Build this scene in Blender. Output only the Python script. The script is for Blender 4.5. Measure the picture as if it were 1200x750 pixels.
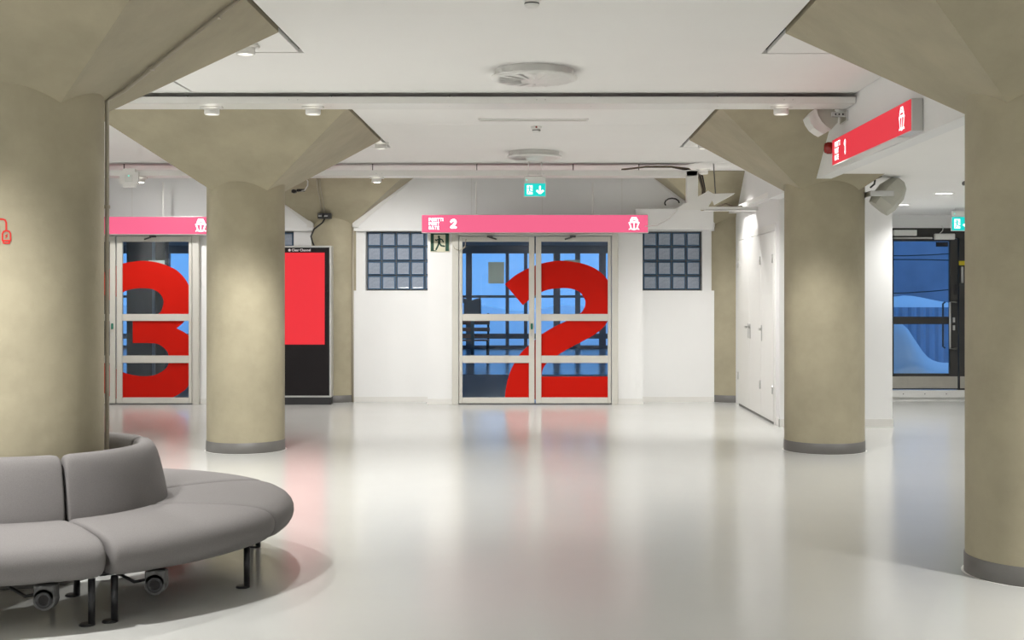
import bpy, bmesh, math, random
from mathutils import Vector, Matrix
R = math.radians
PI = math.pi
random.seed(7)
for _o in list(bpy.data.objects):
    bpy.data.objects.remove(_o, do_unlink=True)
SC = bpy.context.scene
COL = SC.collection

# ------------------------------------------------------------------ camera, world, exposure
F, PX, PY, CAMZ = 1480.0, 634.0, 346.0, 1.48          # focal length and principal point in 1200x750 pixels
cam_d = bpy.data.cameras.new('camera')
cam = bpy.data.objects.new('camera', cam_d)
COL.objects.link(cam)
cam.location = (0, 0, CAMZ)
cam.rotation_euler = (R(90), 0, 0)
cam_d.sensor_fit = 'HORIZONTAL'
cam_d.sensor_width = 36
cam_d.lens = 36 * F / 1200
cam_d.shift_x = (600 - PX) / 1200
cam_d.shift_y = (PY - 375) / 1200
cam_d.clip_end = 300
SC.camera = cam

world = bpy.data.worlds.new('dusk')
SC.world = world
world.use_nodes = True
wb = world.node_tree.nodes['Background']
wb.inputs[0].default_value = (0.17, 0.41, 0.86, 1)     # even blue dusk
wb.inputs[1].default_value = 1.15

SC.view_settings.view_transform = 'Standard'
SC.view_settings.look = 'None'
SC.view_settings.exposure = 0.19
SC.view_settings.gamma = 1.0
SC.view_settings.use_curve_mapping = False
SPOT_W = 175.0                                          # base wattage of the tray spotlights
WARM = (1.0, 0.985, 0.96)

# ------------------------------------------------------------------ materials
MATS = {}
def mat(name, col=(0.8, 0.8, 0.8), rough=0.5, metal=0.0, emit=None, estr=1.0, spec=0.5, noise=None, bump=None, coat=0.0):
    """noise=(scale, amount[, detail]) mottles the colour; bump=(scale, strength)"""
    m = bpy.data.materials.new(name)
    m.use_nodes = True
    nt = m.node_tree
    b = nt.nodes['Principled BSDF']
    b.inputs['Base Color'].default_value = (*col, 1)
    b.inputs['Roughness'].default_value = rough
    b.inputs['Metallic'].default_value = metal
    b.inputs['Specular IOR Level'].default_value = spec
    b.inputs['Coat Weight'].default_value = coat
    if emit:
        b.inputs['Emission Color'].default_value = (*emit, 1)
        b.inputs['Emission Strength'].default_value = estr
    tc = None
    if noise or bump:
        tc = nt.nodes.new('ShaderNodeTexCoord')
    if noise:
        n = nt.nodes.new('ShaderNodeTexNoise')
        n.inputs['Scale'].default_value = noise[0]
        n.inputs['Detail'].default_value = noise[2] if len(noise) > 2 else 6
        n.inputs['Roughness'].default_value = 0.6
        nt.links.new(tc.outputs['Object'], n.inputs['Vector'])
        r = nt.nodes.new('ShaderNodeValToRGB')
        a = noise[1]
        r.color_ramp.elements[0].position = 0.3
        r.color_ramp.elements[1].position = 0.7
        r.color_ramp.elements[0].color = (*[c * (1 - a) for c in col], 1)
        r.color_ramp.elements[1].color = (*[min(1, c * (1 + a)) for c in col], 1)
        nt.links.new(n.outputs['Fac'], r.inputs['Fac'])
        nt.links.new(r.outputs['Color'], b.inputs['Base Color'])
    if bump:
        n2 = nt.nodes.new('ShaderNodeTexNoise')
        n2.inputs['Scale'].default_value = bump[0]
        n2.inputs['Detail'].default_value = 8
        nt.links.new(tc.outputs['Object'], n2.inputs['Vector'])
        bp = nt.nodes.new('ShaderNodeBump')
        bp.inputs['Strength'].default_value = bump[1]
        bp.inputs['Distance'].default_value = 0.01
        nt.links.new(n2.outputs['Fac'], bp.inputs['Height'])
        nt.links.new(bp.outputs['Normal'], b.inputs['Normal'])
    MATS[name] = m
    return m

mat('floor', (0.53, 0.533, 0.512), 0.18, spec=0.5, noise=(0.7, 0.025), bump=(9, 0.015))
mat('white_wall', (0.82, 0.822, 0.815), 0.65, noise=(1.3, 0.012))
mat('white_ceiling', (0.90, 0.892, 0.87), 0.8, noise=(0.9, 0.012))
mat('void', (0.008, 0.008, 0.008), 0.95, spec=0.1)
mat('concrete', (0.375, 0.336, 0.236), 0.6, spec=0.35, noise=(2.3, 0.12, 10), bump=(12, 0.4))
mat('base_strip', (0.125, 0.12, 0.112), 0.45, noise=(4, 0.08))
mat('conduit', (0.40, 0.36, 0.28), 0.45)
mat('white_metal', (0.80, 0.795, 0.765), 0.35, noise=(2, 0.01))
mat('door_paint', (0.60, 0.585, 0.53), 0.4, noise=(3, 0.015))
mat('trim_paint', (0.74, 0.73, 0.70), 0.4)
mat('black_metal', (0.018, 0.018, 0.020), 0.35)
mat('dark_frame', (0.030, 0.029, 0.027), 0.4)
mat('steel', (0.62, 0.62, 0.60), 0.28, metal=1.0)
mat('kick_steel', (0.42, 0.40, 0.35), 0.45, metal=0.4, noise=(9, 0.06))
mat('alu', (0.60, 0.60, 0.59), 0.35, metal=0.7)
mat('fabric', (0.178, 0.168, 0.165), 0.85, spec=0.25, noise=(260, 0.10, 3), bump=(420, 0.12))
mat('leg_metal', (0.035, 0.035, 0.038), 0.3, metal=0.5)
mat('unit_grey', (0.07, 0.07, 0.07), 0.5)
mat('vinyl_red', (0.54, 0.010, 0.004), 0.5, spec=0.08)
mat('icon_red', (0.62, 0.02, 0.015), 0.5)
mat('pink_face', (0.06, 0.008, 0.02), 0.5, spec=0.1, emit=(0.82, 0.130, 0.245), estr=0.95)
mat('red_face', (0.05, 0.004, 0.006), 0.5, spec=0.1, emit=(0.66, 0.032, 0.050), estr=1.0)
mat('lit_white', (0.9, 0.9, 0.9), 0.4, emit=(1, 0.97, 0.98), estr=0.85)
mat('screen_red', (0.03, 0.005, 0.005), 0.35, spec=0.15, emit=(0.80, 0.030, 0.042), estr=0.92)
mat('screen_black', (0.010, 0.008, 0.009), 0.15, spec=0.18)
mat('print_white', (0.75, 0.68, 0.70), 0.5)
mat('teal_face', (0.0, 0.3, 0.28), 0.4, emit=(0.0, 0.56, 0.51), estr=0.85)
mat('dark_green', (0.008, 0.06, 0.035), 0.5)
mat('cream', (0.68, 0.66, 0.50), 0.5)
mat('paper', (0.55, 0.58, 0.52), 0.7)
mat('green_knob', (0.0, 0.16, 0.10), 0.35)
mat('lamp_lens', (0.9, 0.9, 0.9), 0.3, emit=(1.0, 0.95, 0.87), estr=4.0)
mat('downlight_lens', (0.9, 0.9, 0.9), 0.3, emit=(1.0, 0.96, 0.9), estr=5.0)
mat('led', (0.1, 0.5, 0.4), 0.3, emit=(0.1, 0.9, 0.6), estr=2.0)
mat('red_dome', (0.30, 0.012, 0.008), 0.2)
mat('speaker_grey', (0.52, 0.515, 0.45), 0.5)
mat('speaker_white', (0.72, 0.72, 0.69), 0.5)
mat('cable_black', (0.012, 0.012, 0.012), 0.5)
mat('cable_brown', (0.16, 0.12, 0.08), 0.6)
mat('cable_white', (0.72, 0.72, 0.70), 0.5)
mat('mortar', (0.16, 0.16, 0.155), 0.8)
mat('block_face', (0.30, 0.345, 0.42), 0.2, noise=(40, 0.10, 2))
mat('block_edge', (0.08, 0.15, 0.25), 0.15)
mat('tan_block', (0.55, 0.43, 0.26), 0.6)
mat('vest_floor', (0.62, 0.63, 0.64), 0.16, noise=(1.5, 0.04))
mat('vest_mat', (0.58, 0.58, 0.62), 0.9, noise=(60, 0.1))
mat('vest_dark', (0.055, 0.053, 0.050), 0.7)
mat('vest_ceiling', (0.16, 0.16, 0.16), 0.8)
mat('mullion', (0.16, 0.20, 0.25), 0.35)
mat('bench_wood', (0.50, 0.19, 0.13), 0.5)
mat('stand_green', (0.22, 0.30, 0.31), 0.5)
mat('snow', (0.80, 0.82, 0.85), 0.9, bump=(3, 0.3))
mat('fence_blue', (0.26, 0.36, 0.48), 0.6, noise=(3, 0.1))
mat('far_wall', (0.20, 0.27, 0.36), 0.8, noise=(1.2, 0.2))
mat('yellow', (0.7, 0.55, 0.02), 0.5)

def glass_mat():
    m = bpy.data.materials.new('pane_glass')
    m.use_nodes = True
    nt = m.node_tree
    for n in list(nt.nodes):
        if n.type != 'OUTPUT_MATERIAL':
            nt.nodes.remove(n)
    out = [n for n in nt.nodes if n.type == 'OUTPUT_MATERIAL'][0]
    tr = nt.nodes.new('ShaderNodeBsdfTransparent')
    tr.inputs[0].default_value = (0.90, 0.95, 0.97, 1)
    gl = nt.nodes.new('ShaderNodeBsdfGlossy')
    gl.inputs['Roughness'].default_value = 0.02
    fr = nt.nodes.new('ShaderNodeFresnel')
    fr.inputs['IOR'].default_value = 1.35
    mx = nt.nodes.new('ShaderNodeMixShader')
    nt.links.new(fr.outputs[0], mx.inputs[0])
    nt.links.new(tr.outputs[0], mx.inputs[1])
    nt.links.new(gl.outputs[0], mx.inputs[2])
    nt.links.new(mx.outputs[0], out.inputs[0])
    MATS['pane_glass'] = m
glass_mat()

# ------------------------------------------------------------------ mesh helpers
class MB:
    def __init__(self):
        self.v = []; self.f = []; self.mi = []; self.sm = []
    def add(self, vs, fs, smooth=False, mi=0):
        o = len(self.v)
        self.v += [tuple(p) for p in vs]
        for f in fs:
            self.f.append([i + o for i in f]); self.mi.append(mi); self.sm.append(smooth)
        return self
    def box(self, x0, x1, y0, y1, z0, z1, mi=0):
        vs = [(x0,y0,z0),(x1,y0,z0),(x1,y1,z0),(x0,y1,z0),(x0,y0,z1),(x1,y0,z1),(x1,y1,z1),(x0,y1,z1)]
        fs = [(0,3,2,1),(4,5,6,7),(0,1,5,4),(1,2,6,5),(2,3,7,6),(3,0,4,7)]
        return self.add(vs, fs, mi=mi)
    def bbox(self, x0, x1, y0, y1, z0, z1, b=0.005, mi=0):
        """box with chamfered edges along all sides (24 verts)"""
        bm = bmesh.new()
        bmesh.ops.create_cube(bm, size=1)
        for v in bm.verts:
            v.co = Vector((x0 + (v.co.x + .5) * (x1 - x0), y0 + (v.co.y + .5) * (y1 - y0), z0 + (v.co.z + .5) * (z1 - z0)))
        bmesh.ops.bevel(bm, geom=bm.edges[:], offset=b, segments=1, affect='EDGES')
        return self.addbm(bm, mi=mi)
    def addbm(self, bm, smooth=False, mi=0):
        bm.verts.ensure_lookup_table(); bm.verts.index_update()
        self.add([v.co[:] for v in bm.verts], [[v.index for v in f.verts] for f in bm.faces], smooth, mi)
        bm.free()
        return self
    def prism(self, poly, h, M, mi=0):
        """2D polygon (u,v) extruded 0..h along w, mapped by matrix M"""
        n = len(poly)
        vs = [M @ Vector((p[0], p[1], 0)) for p in poly] + [M @ Vector((p[0], p[1], h)) for p in poly]
        fs = [list(range(n))[::-1], list(range(n, 2 * n))]
        fs += [(i, (i + 1) % n, n + (i + 1) % n, n + i) for i in range(n)]
        return self.add(vs, fs, mi=mi)
    def tube(self, pts, r, n=8, closed=False, cap=True, mi=0):
        pts = [Vector(p) for p in pts]
        rings = []
        m = len(pts)
        up = Vector((0, 0, 1))
        prev = None
        for i, p in enumerate(pts):
            if closed:
                t = pts[(i + 1) % m] - pts[i - 1]
            else:
                t = pts[min(i + 1, m - 1)] - pts[max(i - 1, 0)]
            t.normalize()
            if prev is None:
                a = t.cross(up)
                if a.length < 1e-3:
                    a = t.cross(Vector((1, 0, 0)))
            else:
                a = prev - t * prev.dot(t)
            a.normalize(); prev = a
            b = t.cross(a)
            rr = r[i] if isinstance(r, (list, tuple)) else r
            rings.append([p + (a * math.cos(2 * PI * k / n) + b * math.sin(2 * PI * k / n)) * rr for k in range(n)])
        vs = [q for ring in rings for q in ring]
        fs = []
        for i in range(m if closed else m - 1):
            j = (i + 1) % m
            for k in range(n):
                fs.append((i * n + k, i * n + (k + 1) % n, j * n + (k + 1) % n, j * n + k))
        self.add(vs, fs, True, mi)
        if cap and not closed:
            self.add(rings[0], [list(range(n))], mi=mi); self.add(rings[-1], [list(range(n))[::-1]], mi=mi)
        return self
    def lathe(self, prof, c=(0, 0, 0), n=32, smooth=True, axis='Z', mi=0, cap=True):
        """profile [(r, z)...] about a vertical axis (or along -Y / -X when axis given)"""
        vs = []
        for r, z in prof:
            for k in range(n):
                a = 2 * PI * k / n
                if axis == 'Z':
                    p = (c[0] + r * math.cos(a), c[1] + r * math.sin(a), c[2] + z)
                elif axis == 'Y':
                    p = (c[0] + r * math.cos(a), c[1] - z, c[2] + r * math.sin(a))
                else:
                    p = (c[0] - z, c[1] + r * math.cos(a), c[2] + r * math.sin(a))
                vs.append(p)
        fs = []
        m = len(prof)
        for i in range(m - 1):
            for k in range(n):
                fs.append((i * n + k, i * n + (k + 1) % n, (i + 1) * n + (k + 1) % n, (i + 1) * n + k))
        self.add(vs, fs, smooth, mi)
        if cap:
            if prof[0][0] > 1e-6: self.add(vs[:n], [list(range(n))[::-1]], mi=mi)
            if prof[-1][0] > 1e-6: self.add(vs[-n:], [list(range(n))], mi=mi)
        return self

ORG = {}
def thing(name, label, cat, loc, group=None, kind=None):
    o = bpy.data.objects.new(name, None)
    o.empty_display_size = 0.1
    COL.objects.link(o)
    o.location = loc
    ORG[o.name] = Vector(loc)
    tag(o, label, cat, group, kind)
    return o
def tag(o, label=None, cat=None, group=None, kind=None):
    if label: o['label'] = label
    if cat: o['category'] = cat
    if group: o['group'] = group
    if kind: o['kind'] = kind
    return o
def build(mb, name, m, parent=None, label=None, cat=None, group=None, kind=None, loc=None, fixn=True):
    """link MB as one mesh object; vertices are in world coordinates, origin is the parent's origin or the base centre"""
    vs = [Vector(p) for p in mb.v]
    if parent is not None:
        org = ORG[parent.name]
    elif loc is not None:
        org = Vector(loc)
    else:
        xs = [p.x for p in vs]; ys = [p.y for p in vs]; zs = [p.z for p in vs]
        org = Vector(((min(xs) + max(xs)) / 2, (min(ys) + max(ys)) / 2, min(zs)))
    me = bpy.data.meshes.new(name)
    me.from_pydata([tuple(p - org) for p in vs], [], mb.f)
    ms = m if isinstance(m, (list, tuple)) else [m]
    for k in ms:
        me.materials.append(MATS[k])
    for p, mi, s in zip(me.polygons, mb.mi, mb.sm):
        p.material_index = mi; p.use_smooth = s
    if fixn:
        bm = bmesh.new(); bm.from_mesh(me)
        bmesh.ops.remove_doubles(bm, verts=bm.verts, dist=1e-5)
        bmesh.ops.recalc_face_normals(bm, faces=bm.faces)
        bm.to_mesh(me); bm.free()
    o = bpy.data.objects.new(name, me)
    COL.objects.link(o)
    ORG[o.name] = org
    if parent is not None:
        o.parent = parent
    else:
        o.location = org
    tag(o, label, cat, group, kind)
    return o
def copy_tree(src, dloc, label=None, group=None):
    r = src.copy(); COL.objects.link(r)
    r.location = src.location + Vector(dloc)
    ORG[r.name] = ORG[src.name] + Vector(dloc)
    if label: r['label'] = label
    if group: r['group'] = group
    for ch in list(src.children):
        c = ch.copy(); COL.objects.link(c); c.parent = r
        for g in list(ch.children):
            d = g.copy(); COL.objects.link(d); d.parent = c
    return r

# ---- flat print: axes (u right, v up, w towards the viewer)
def axes(origin, face='front'):
    if face == 'front':      # facing -Y
        u, v, w = Vector((1,0,0)), Vector((0,0,1)), Vector((0,-1,0))
    elif face == 'left':     # facing -X
        u, v, w = Vector((0,-1,0)), Vector((0,0,1)), Vector((-1,0,0))
    M = Matrix(((u.x, v.x, w.x, origin[0]), (u.y, v.y, w.y, origin[1]), (u.z, v.z, w.z, origin[2]), (0,0,0,1)))
    return M
def stroke(pts, w, closed=False, joints=True):
    """polyline -> list of small polygons"""
    out = []
    n = len(pts)
    for i in range(n if closed else n - 1):
        a = Vector(pts[i]); b = Vector(pts[(i + 1) % n])
        d = b - a
        if d.length < 1e-9: continue
        d.normalize(); q = Vector((-d.y, d.x)) * w / 2
        out.append([a - q, b - q, b + q, a + q])
    if joints:
        for p in pts:
            out.append([Vector(p) + Vector((math.cos(k * PI / 4), math.sin(k * PI / 4))) * w / 2 for k in range(8)])
    return out
def disc2(c, r, n=14):
    return [Vector((c[0] + r * math.cos(2 * PI * k / n), c[1] + r * math.sin(2 * PI * k / n))) for k in range(n)]
def prints(polys, M, name, m, parent, h=0.0015, label=None):
    mb = MB()
    for p in polys:
        bm = bmesh.new()
        f = bm.faces.new([bm.verts.new(M @ Vector((q[0], q[1], h))) for q in p])
        bmesh.ops.triangulate(bm, faces=[f])
        mb.addbm(bm)
    return build(mb, name, m, parent, label=label, fixn=False)
def text(body, size, M, name, m, parent, bold=0.0, align='LEFT', h=0.0015, label=None, xscale=1.0):
    cu = bpy.data.curves.new('tmp', 'FONT')
    cu.body = body; cu.size = size; cu.align_x = align
    cu.offset = bold
    o = bpy.data.objects.new('tmp', cu); COL.objects.link(o)
    bpy.context.view_layer.update()
    dg = bpy.context.evaluated_depsgraph_get()
    me = bpy.data.meshes.new_from_object(o.evaluated_get(dg))
    mb = MB()
    mb.add([M @ Vector((v.co.x * xscale, v.co.y, h)) for v in me.vertices], [list(p.vertices) for p in me.polygons])
    bpy.data.objects.remove(o, do_unlink=True); bpy.data.meshes.remove(me)
    return build(mb, name, m, parent, label=label, fixn=False)
GLYPHS = {
 'P': (0.56, [[(0,0),(0,1),(.36,1),(.5,.93),(.56,.74),(.5,.55),(.36,.48),(0,.48)]]),
 'O': (0.62, [[(.31,0),(.1,.08),(0,.3),(0,.7),(.1,.92),(.31,1),(.52,.92),(.62,.7),(.62,.3),(.52,.08),(.31,0)]]),
 'R': (0.58, [[(0,0),(0,1),(.36,1),(.5,.93),(.56,.75),(.5,.57),(.36,.5),(0,.5)], [(.28,.5),(.58,0)]]),
 'T': (0.56, [[(0,1),(.56,1)], [(.28,1),(.28,0)]]), 'I': (0.0, [[(0,0),(0,1)]]),
 'G': (0.60, [[(.56,.8),(.46,.94),(.3,1),(.1,.92),(0,.7),(0,.3),(.1,.08),(.3,0),(.5,.06),(.6,.2),(.6,.44),(.36,.44)]]),
 'A': (0.64, [[(0,0),(.32,1),(.64,0)], [(.14,.3),(.5,.3)]]), 'E': (0.50, [[(.5,1),(0,1),(0,0),(.5,0)], [(0,.5),(.42,.5)]]),
 '1': (0.34, [[(0,.80),(.30,1),(.30,0)]]),
 '2': (0.62, [[(0,.76),(.08,.92),(.28,1),(.48,.95),(.58,.76),(.52,.56),(.0,.0),(.62,.0)]]),
 '3': (0.60, [[(0,.84),(.12,.96),(.3,1),(.5,.92),(.54,.74),(.46,.58),(.26,.54),(.48,.48),(.58,.28),(.5,.08),(.3,0),(.1,.04),(0,.16)]])}
def letters(txt, cap, w, u0=0.0, v0=0.0, gap=None):
    """bold block capitals built from strokes of width w; cap is the full letter height"""
    out = []; x = u0 + w / 2; hgt = cap - w
    gap = w * 1.35 if gap is None else gap
    for ch in txt:
        wd, st = GLYPHS[ch]
        for pl in st:
            out += stroke([(x + px * hgt, v0 + w / 2 + py * hgt) for px, py in pl], w)
        x += wd * hgt + gap
    return out
def ship_polys(s, cx=0, cy=0):
    """ship icon drawn from the front, height s, centred"""
    k = s / 335.0
    def P(l): return [Vector((cx + (x - 392) * k, cy - (y - 385) * k)) for x, y in l]
    L = [P([(328,215),(456,215),(468,252),(316,252)]), P([(308,248),(362,248),(362,298),(300,298)]), P([(422,248),(476,248),(484,298),(422,298)]),
         P([(302,268),(482,268),(484,298),(300,298)]),
         P([(286,292),(322,292),(322,350),(286,350)]), P([(462,292),(500,292),(500,350),(462,350)]),
         P([(286,328),(500,328),(500,350),(286,350)]),
         P([(252,348),(392,336),(392,360),(300,368),(256,376)]), P([(532,348),(392,336),(392,360),(486,368),(528,376)]),
         P([(376,340),(408,340),(408,520),(376,520)]),
         P([(256,356),(296,362),(338,512),(304,520)]), P([(528,356),(488,362),(446,512),(480,520)]),
         P([(304,508),(340,500),(392,524),(446,500),(480,508),(440,540),(392,552),(345,540)]),
         P([(255,518),(300,500),(335,514),(330,538),(296,528),(262,546)]), P([(530,518),(486,500),(450,514),(455,538),(490,528),(524,546)])]
    return L
def man_polys(s, cx, cy):
    """running figure, height s, running to the left-right like an emergency exit sign"""
    k = s
    P = lambda l: [(cx + x * k, cy + y * k) for x, y in l]
    out = [disc2((cx - 0.03 * k, cy + 0.40 * k), 0.085 * k)]
    out += stroke(P([(0.0, 0.26), (-0.02, 0.0)]), 0.17 * k)
    out += stroke(P([(0.02, 0.27), (0.20, 0.20), (0.27, 0.05)]), 0.085 * k)
    out += stroke(P([(-0.03, 0.26), (-0.20, 0.16), (-0.27, 0.20)]), 0.085 * k)
    out += stroke(P([(0.0, 0.0), (0.12, -0.20), (0.34, -0.24)]), 0.11 * k)
    out += stroke(P([(-0.02, 0.0), (-0.10, -0.22), (-0.22, -0.46)]), 0.11 * k)
    return out

# ------------------------------------------------------------------ the setting: key sizes (metres)
CEIL, LOWC = 3.117, 2.60
XL, XR, XB = -9.4, 6.7, 2.55          # left wall, right wall, bulkhead face
YB, YW = -4.0, 17.50                  # wall behind the camera, gate wall
COLS = {                              # centre x, centre y, shaft radius, capital half width
    'nl': (-2.72, 6.72, 0.375, 1.095), 'nr': (2.65, 6.72, 0.375, 1.13),
    'ml': (-2.834, 12.13, 0.366, 1.145), 'mr': (2.714, 12.10, 0.377, 1.155),
    'fl': (-2.88, 17.75, 0.37, 1.13), 'fr': (2.68, 17.75, 0.37, 1.13), 'll': (-8.45, 17.75, 0.37, 1.13), 'ql': (-8.40, 12.1, 0.37, 1.13)}
TRAY_Y = (10.20, 10.53)
SLOTS = (10.15, 15.50)

# floor
build(MB().box(XL, XR, YB, 17.72, -0.12, 0.0), 'floor', 'floor', label='seamless glossy pale grey floor of the hall', cat='floor', kind='structure')

# ceiling: dark void above, white panels with open joints below
ceil = build(MB().box(XL, XB + 0.15, YB, 17.9, 3.36, 3.46), 'ceiling', 'void', label='white panelled ceiling with dark open joints', cat='ceiling', kind='structure')
def hole(k):
    cx, cy, r, h = COLS[k]
    return (cx - h - 0.026, cx + h + 0.026, cy - h - 0.03, cy + h + 0.72)
HOLES = [hole(k) for k in ('nl', 'nr', 'ml', 'mr', 'fl', 'fr', 'll', 'ql')]
def panel(x0, x1, y0, y1):
    hs = [h for h in HOLES if h[0] < x1 and h[1] > x0 and h[2] < y1 and h[3] > y0]
    xs = sorted({x0, x1} | {min(max(v, x0), x1) for h in hs for v in h[:2]})
    ys = sorted({y0, y1} | {min(max(v, y0), y1) for h in hs for v in h[2:]})
    mb = MB()
    for j in range(len(ys) - 1):
        run = None
        for i in range(len(xs)):
            solid = False
            if i < len(xs) - 1:
                mx, my = (xs[i] + xs[i + 1]) / 2, (ys[j] + ys[j + 1]) / 2
                solid = not any(h[0] < mx < h[1] and h[2] < my < h[3] for h in hs)
            if solid and run is None: run = xs[i]
            if not solid and run is not None:
                mb.box(run, xs[i], ys[j], ys[j + 1], CEIL, CEIL + 0.03); run = None
    if mb.v:
        build(mb, 'ceiling_panel', 'white_ceiling', ceil, fixn=False)
G = 0.007
xcut = [XL, -8.4, -2.81, XB]
for y0, y1 in ((YB, 1.6), (1.6, SLOTS[0] - G)):
    for i in range(3):
        panel(xcut[i] + (0.012 if i else 0), xcut[i + 1] - (0.012 if i < 2 else 0), y0 + 0.003, y1)
for y0, y1 in ((SLOTS[0] + G, 12.06), (12.066, SLOTS[1] - G), (SLOTS[1] + G, 17.72)):
    panel(XL, XB + (0.15 if y0 > 12 else 0), y0, y1)
for k in ('nl', 'nr', 'ml', 'mr'):       # small panels behind the capitals
    cx, cy, r, h = COLS[k]
    mb = MB().box(cx - h + 0.01, cx + h - 0.01 if cx + h < XB else XB, cy + h + 0.03, cy + h + 0.70, CEIL + 0.002, CEIL + 0.03)
    build(mb, 'ceiling_infill', 'white_ceiling', ceil)

# lower ceiling of the side bay and its bulkhead
lowc = build(MB().box(XB + 0.02, XR, YB, 17.72, LOWC, LOWC + 0.05), 'ceiling_lower', 'white_ceiling', label='lowered white ceiling over the side exit bay', cat='ceiling', kind='structure')
bulk = build(MB().box(XB, XB + 0.14, YB, 14.2, 2.56, CEIL + 0.03), 'trim_1', 'white_wall', label='white bulkhead face carrying the gate one sign', cat='bulkhead', kind='structure')
# outer walls
build(MB().box(XL - 0.15, XL, YB, 17.9, 0, 3.46), 'wall_left', 'white_wall', label='white left wall of the hall', cat='wall', kind='structure')
build(MB().box(XL - 0.15, XR + 0.15, YB - 0.15, YB, 0, 3.46), 'wall_rear', 'white_wall', label='white wall behind the viewpoint', cat='wall', kind='structure')
build(MB().box(XR, XR + 0.15, YB, 17.9, 0, 3.46), 'wall_right', 'white_wall', label='white right wall of the side bay', cat='wall', kind='structure')

# service cupboard block
cb = MB()
cb.box(2.68, 2.74, 14.2, 17.9, 0, CEIL + 0.03).box(2.74, 3.95, 14.2, 14.3, 0, CEIL).box(3.89, 3.95, 14.3, 17.9, 0, CEIL)
build(cb, 'wall_cupboard', 'white_wall', label='white service cupboard block behind the right column', cat='wall', kind='structure')
build(MB().box(2.672, 3.958, 14.188, 14.2, 0, 0.09).box(2.668, 2.68, 14.188, 14.36, 0, 0.09), 'baseboard_right', 'trim_paint', label='low white skirting round the cupboard block', cat='skirting', kind='structure')

# cupboard door leaves in the block's left side
ycuts = [14.45, 15.27, 16.10, 17.0]
def cup_door(n, y0, y1, hside, lab):
    d = build(MB().bbox(2.655, 2.679, y0 + 0.006, y1 - 0.006, 0.03, 2.21, 0.004), f'door_{n}', 'white_metal', label=lab, cat='door', kind='structure')
    hy = y0 + 0.07 if hside < 0 else y1 - 0.07
    mb = MB().bbox(2.647, 2.655, hy - 0.02, hy + 0.02, 0.93, 1.12, 0.003)
    hp = build(mb, 'handle_plate', 'alu', d)
    build(MB().bbox(2.615, 2.647, hy - 0.012, hy + 0.012, 1.06, 1.085, 0.003).bbox(2.615, 2.625, hy - 0.012, hy + 0.09 * hside * -1, 1.06, 1.085, 0.003), 'handle', 'steel', hp)
    ey = y1 - 0.012 if hside < 0 else y0 + 0.012
    for z in (0.35, 1.85):
        build(MB().lathe([(0.009, 0), (0.009, 0.1)], (2.648, ey, z), 8), 'hinge', 'steel', d)
cup_door(4, ycuts[0], ycuts[1], 1, 'white cupboard door nearest the right column')
cup_door(5, ycuts[1], ycuts[2], 1, 'middle white cupboard door with a lever handle')
cup_door(6, ycuts[2], ycuts[3], -1, 'white cupboard door nearest the gate wall')
build(MB().box(2.662, 2.68, 14.40, 14.445, 0, 2.30).box(2.662, 2.68, 17.005, 17.05, 0, 2.30).box(2.662, 2.68, 14.445, 17.005, 2.22, 2.30), 'trim_2', 'white_metal', label='white frame round the three cupboard doors', cat='door frame', kind='structure')
build(MB().box(2.664, 2.68, 14.445, 17.005, 0.0, 0.028), 'trim_3', 'base_strip', label='dark strip standing in for the shaded gap under the cupboard doors', cat='threshold', kind='structure')  # shade of the door gap, painted as a solid dark strip

# ------------------------------------------------------------------ gate wall bays with doors, glass blocks
def gb_mesh():
    """glass block: pale front face in a blue sloping rim, 18 quads"""
    s, t, e = 0.094, 0.078, 0.016
    mb = MB()
    A = [(-s, 0, -s), (s, 0, -s), (s, 0, s), (-s, 0, s)]
    B = [(-t, -e, -t), (t, -e, -t), (t, -e, t), (-t, -e, t)]
    C = [(-s, 0.06, -s), (s, 0.06, -s), (s, 0.06, s), (-s, 0.06, s)]
    mb.add(A + B, [(i, (i + 1) % 4, 4 + (i + 1) % 4, 4 + i) for i in range(4)], mi=1)
    u = t - 0.012
    D = [(-u, -e + 0.004, -u), (u, -e + 0.004, -u), (u, -e + 0.004, u), (-u, -e + 0.004, u)]
    mb.add(B + D, [(i, (i + 1) % 4, 4 + (i + 1) % 4, 4 + i) for i in range(4)], mi=0)
    mb.add(D, [(0, 1, 2, 3)], mi=0)
    mb.add(A + C, [(i, 4 + i, 4 + (i + 1) % 4, (i + 1) % 4) for i in range(4)], mi=1)
    me = bpy.data.meshes.new('glass_block')
    me.from_pydata(mb.v, [], mb.f)
    me.materials.append(MATS['block_face']); me.materials.append(MATS['block_edge'])
    for p, i in zip(me.polygons, mb.mi): p.material_index = i
    bm = bmesh.new(); bm.from_mesh(me); bmesh.ops.remove_doubles(bm, verts=bm.verts, dist=1e-5); bmesh.ops.recalc_face_normals(bm, faces=bm.faces); bm.to_mesh(me); bm.free()
    return me
GB = gb_mesh()
WN = [0]
def glass_window(x0, x1, side, lab):
    """side -1: whole blocks start at x0 (outer edge on the left); +1: mirrored"""
    WN[0] += 1
    mo = build(MB().box(x0, x1, YW + 0.155, YW + 0.2, 1.54, 2.37), f'window_{WN[0]}', 'mortar', label=lab, cat='window', kind='structure')
    n = 5
    for r_ in range(4):
        for c in range(n):
            x = (x0 + 0.115 + c * 0.2015) if side < 0 else (x1 - 0.115 - c * 0.2015)
            z = 1.655 + r_ * 0.2015
            if side > 0 and c == 4 and r_ == 1:
                o = build(MB().bbox(x - 0.05, x + 0.094, YW + 0.13, YW + 0.2, z - 0.09, z + 0.09, 0.004), 'tan_block', 'tan_block', mo)
                continue
            o = bpy.data.objects.new('glass_block', GB); COL.objects.link(o)
            o.parent = mo
            o.location = Vector((x, YW + 0.135, z)) - ORG[mo.name]
    return mo

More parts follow.
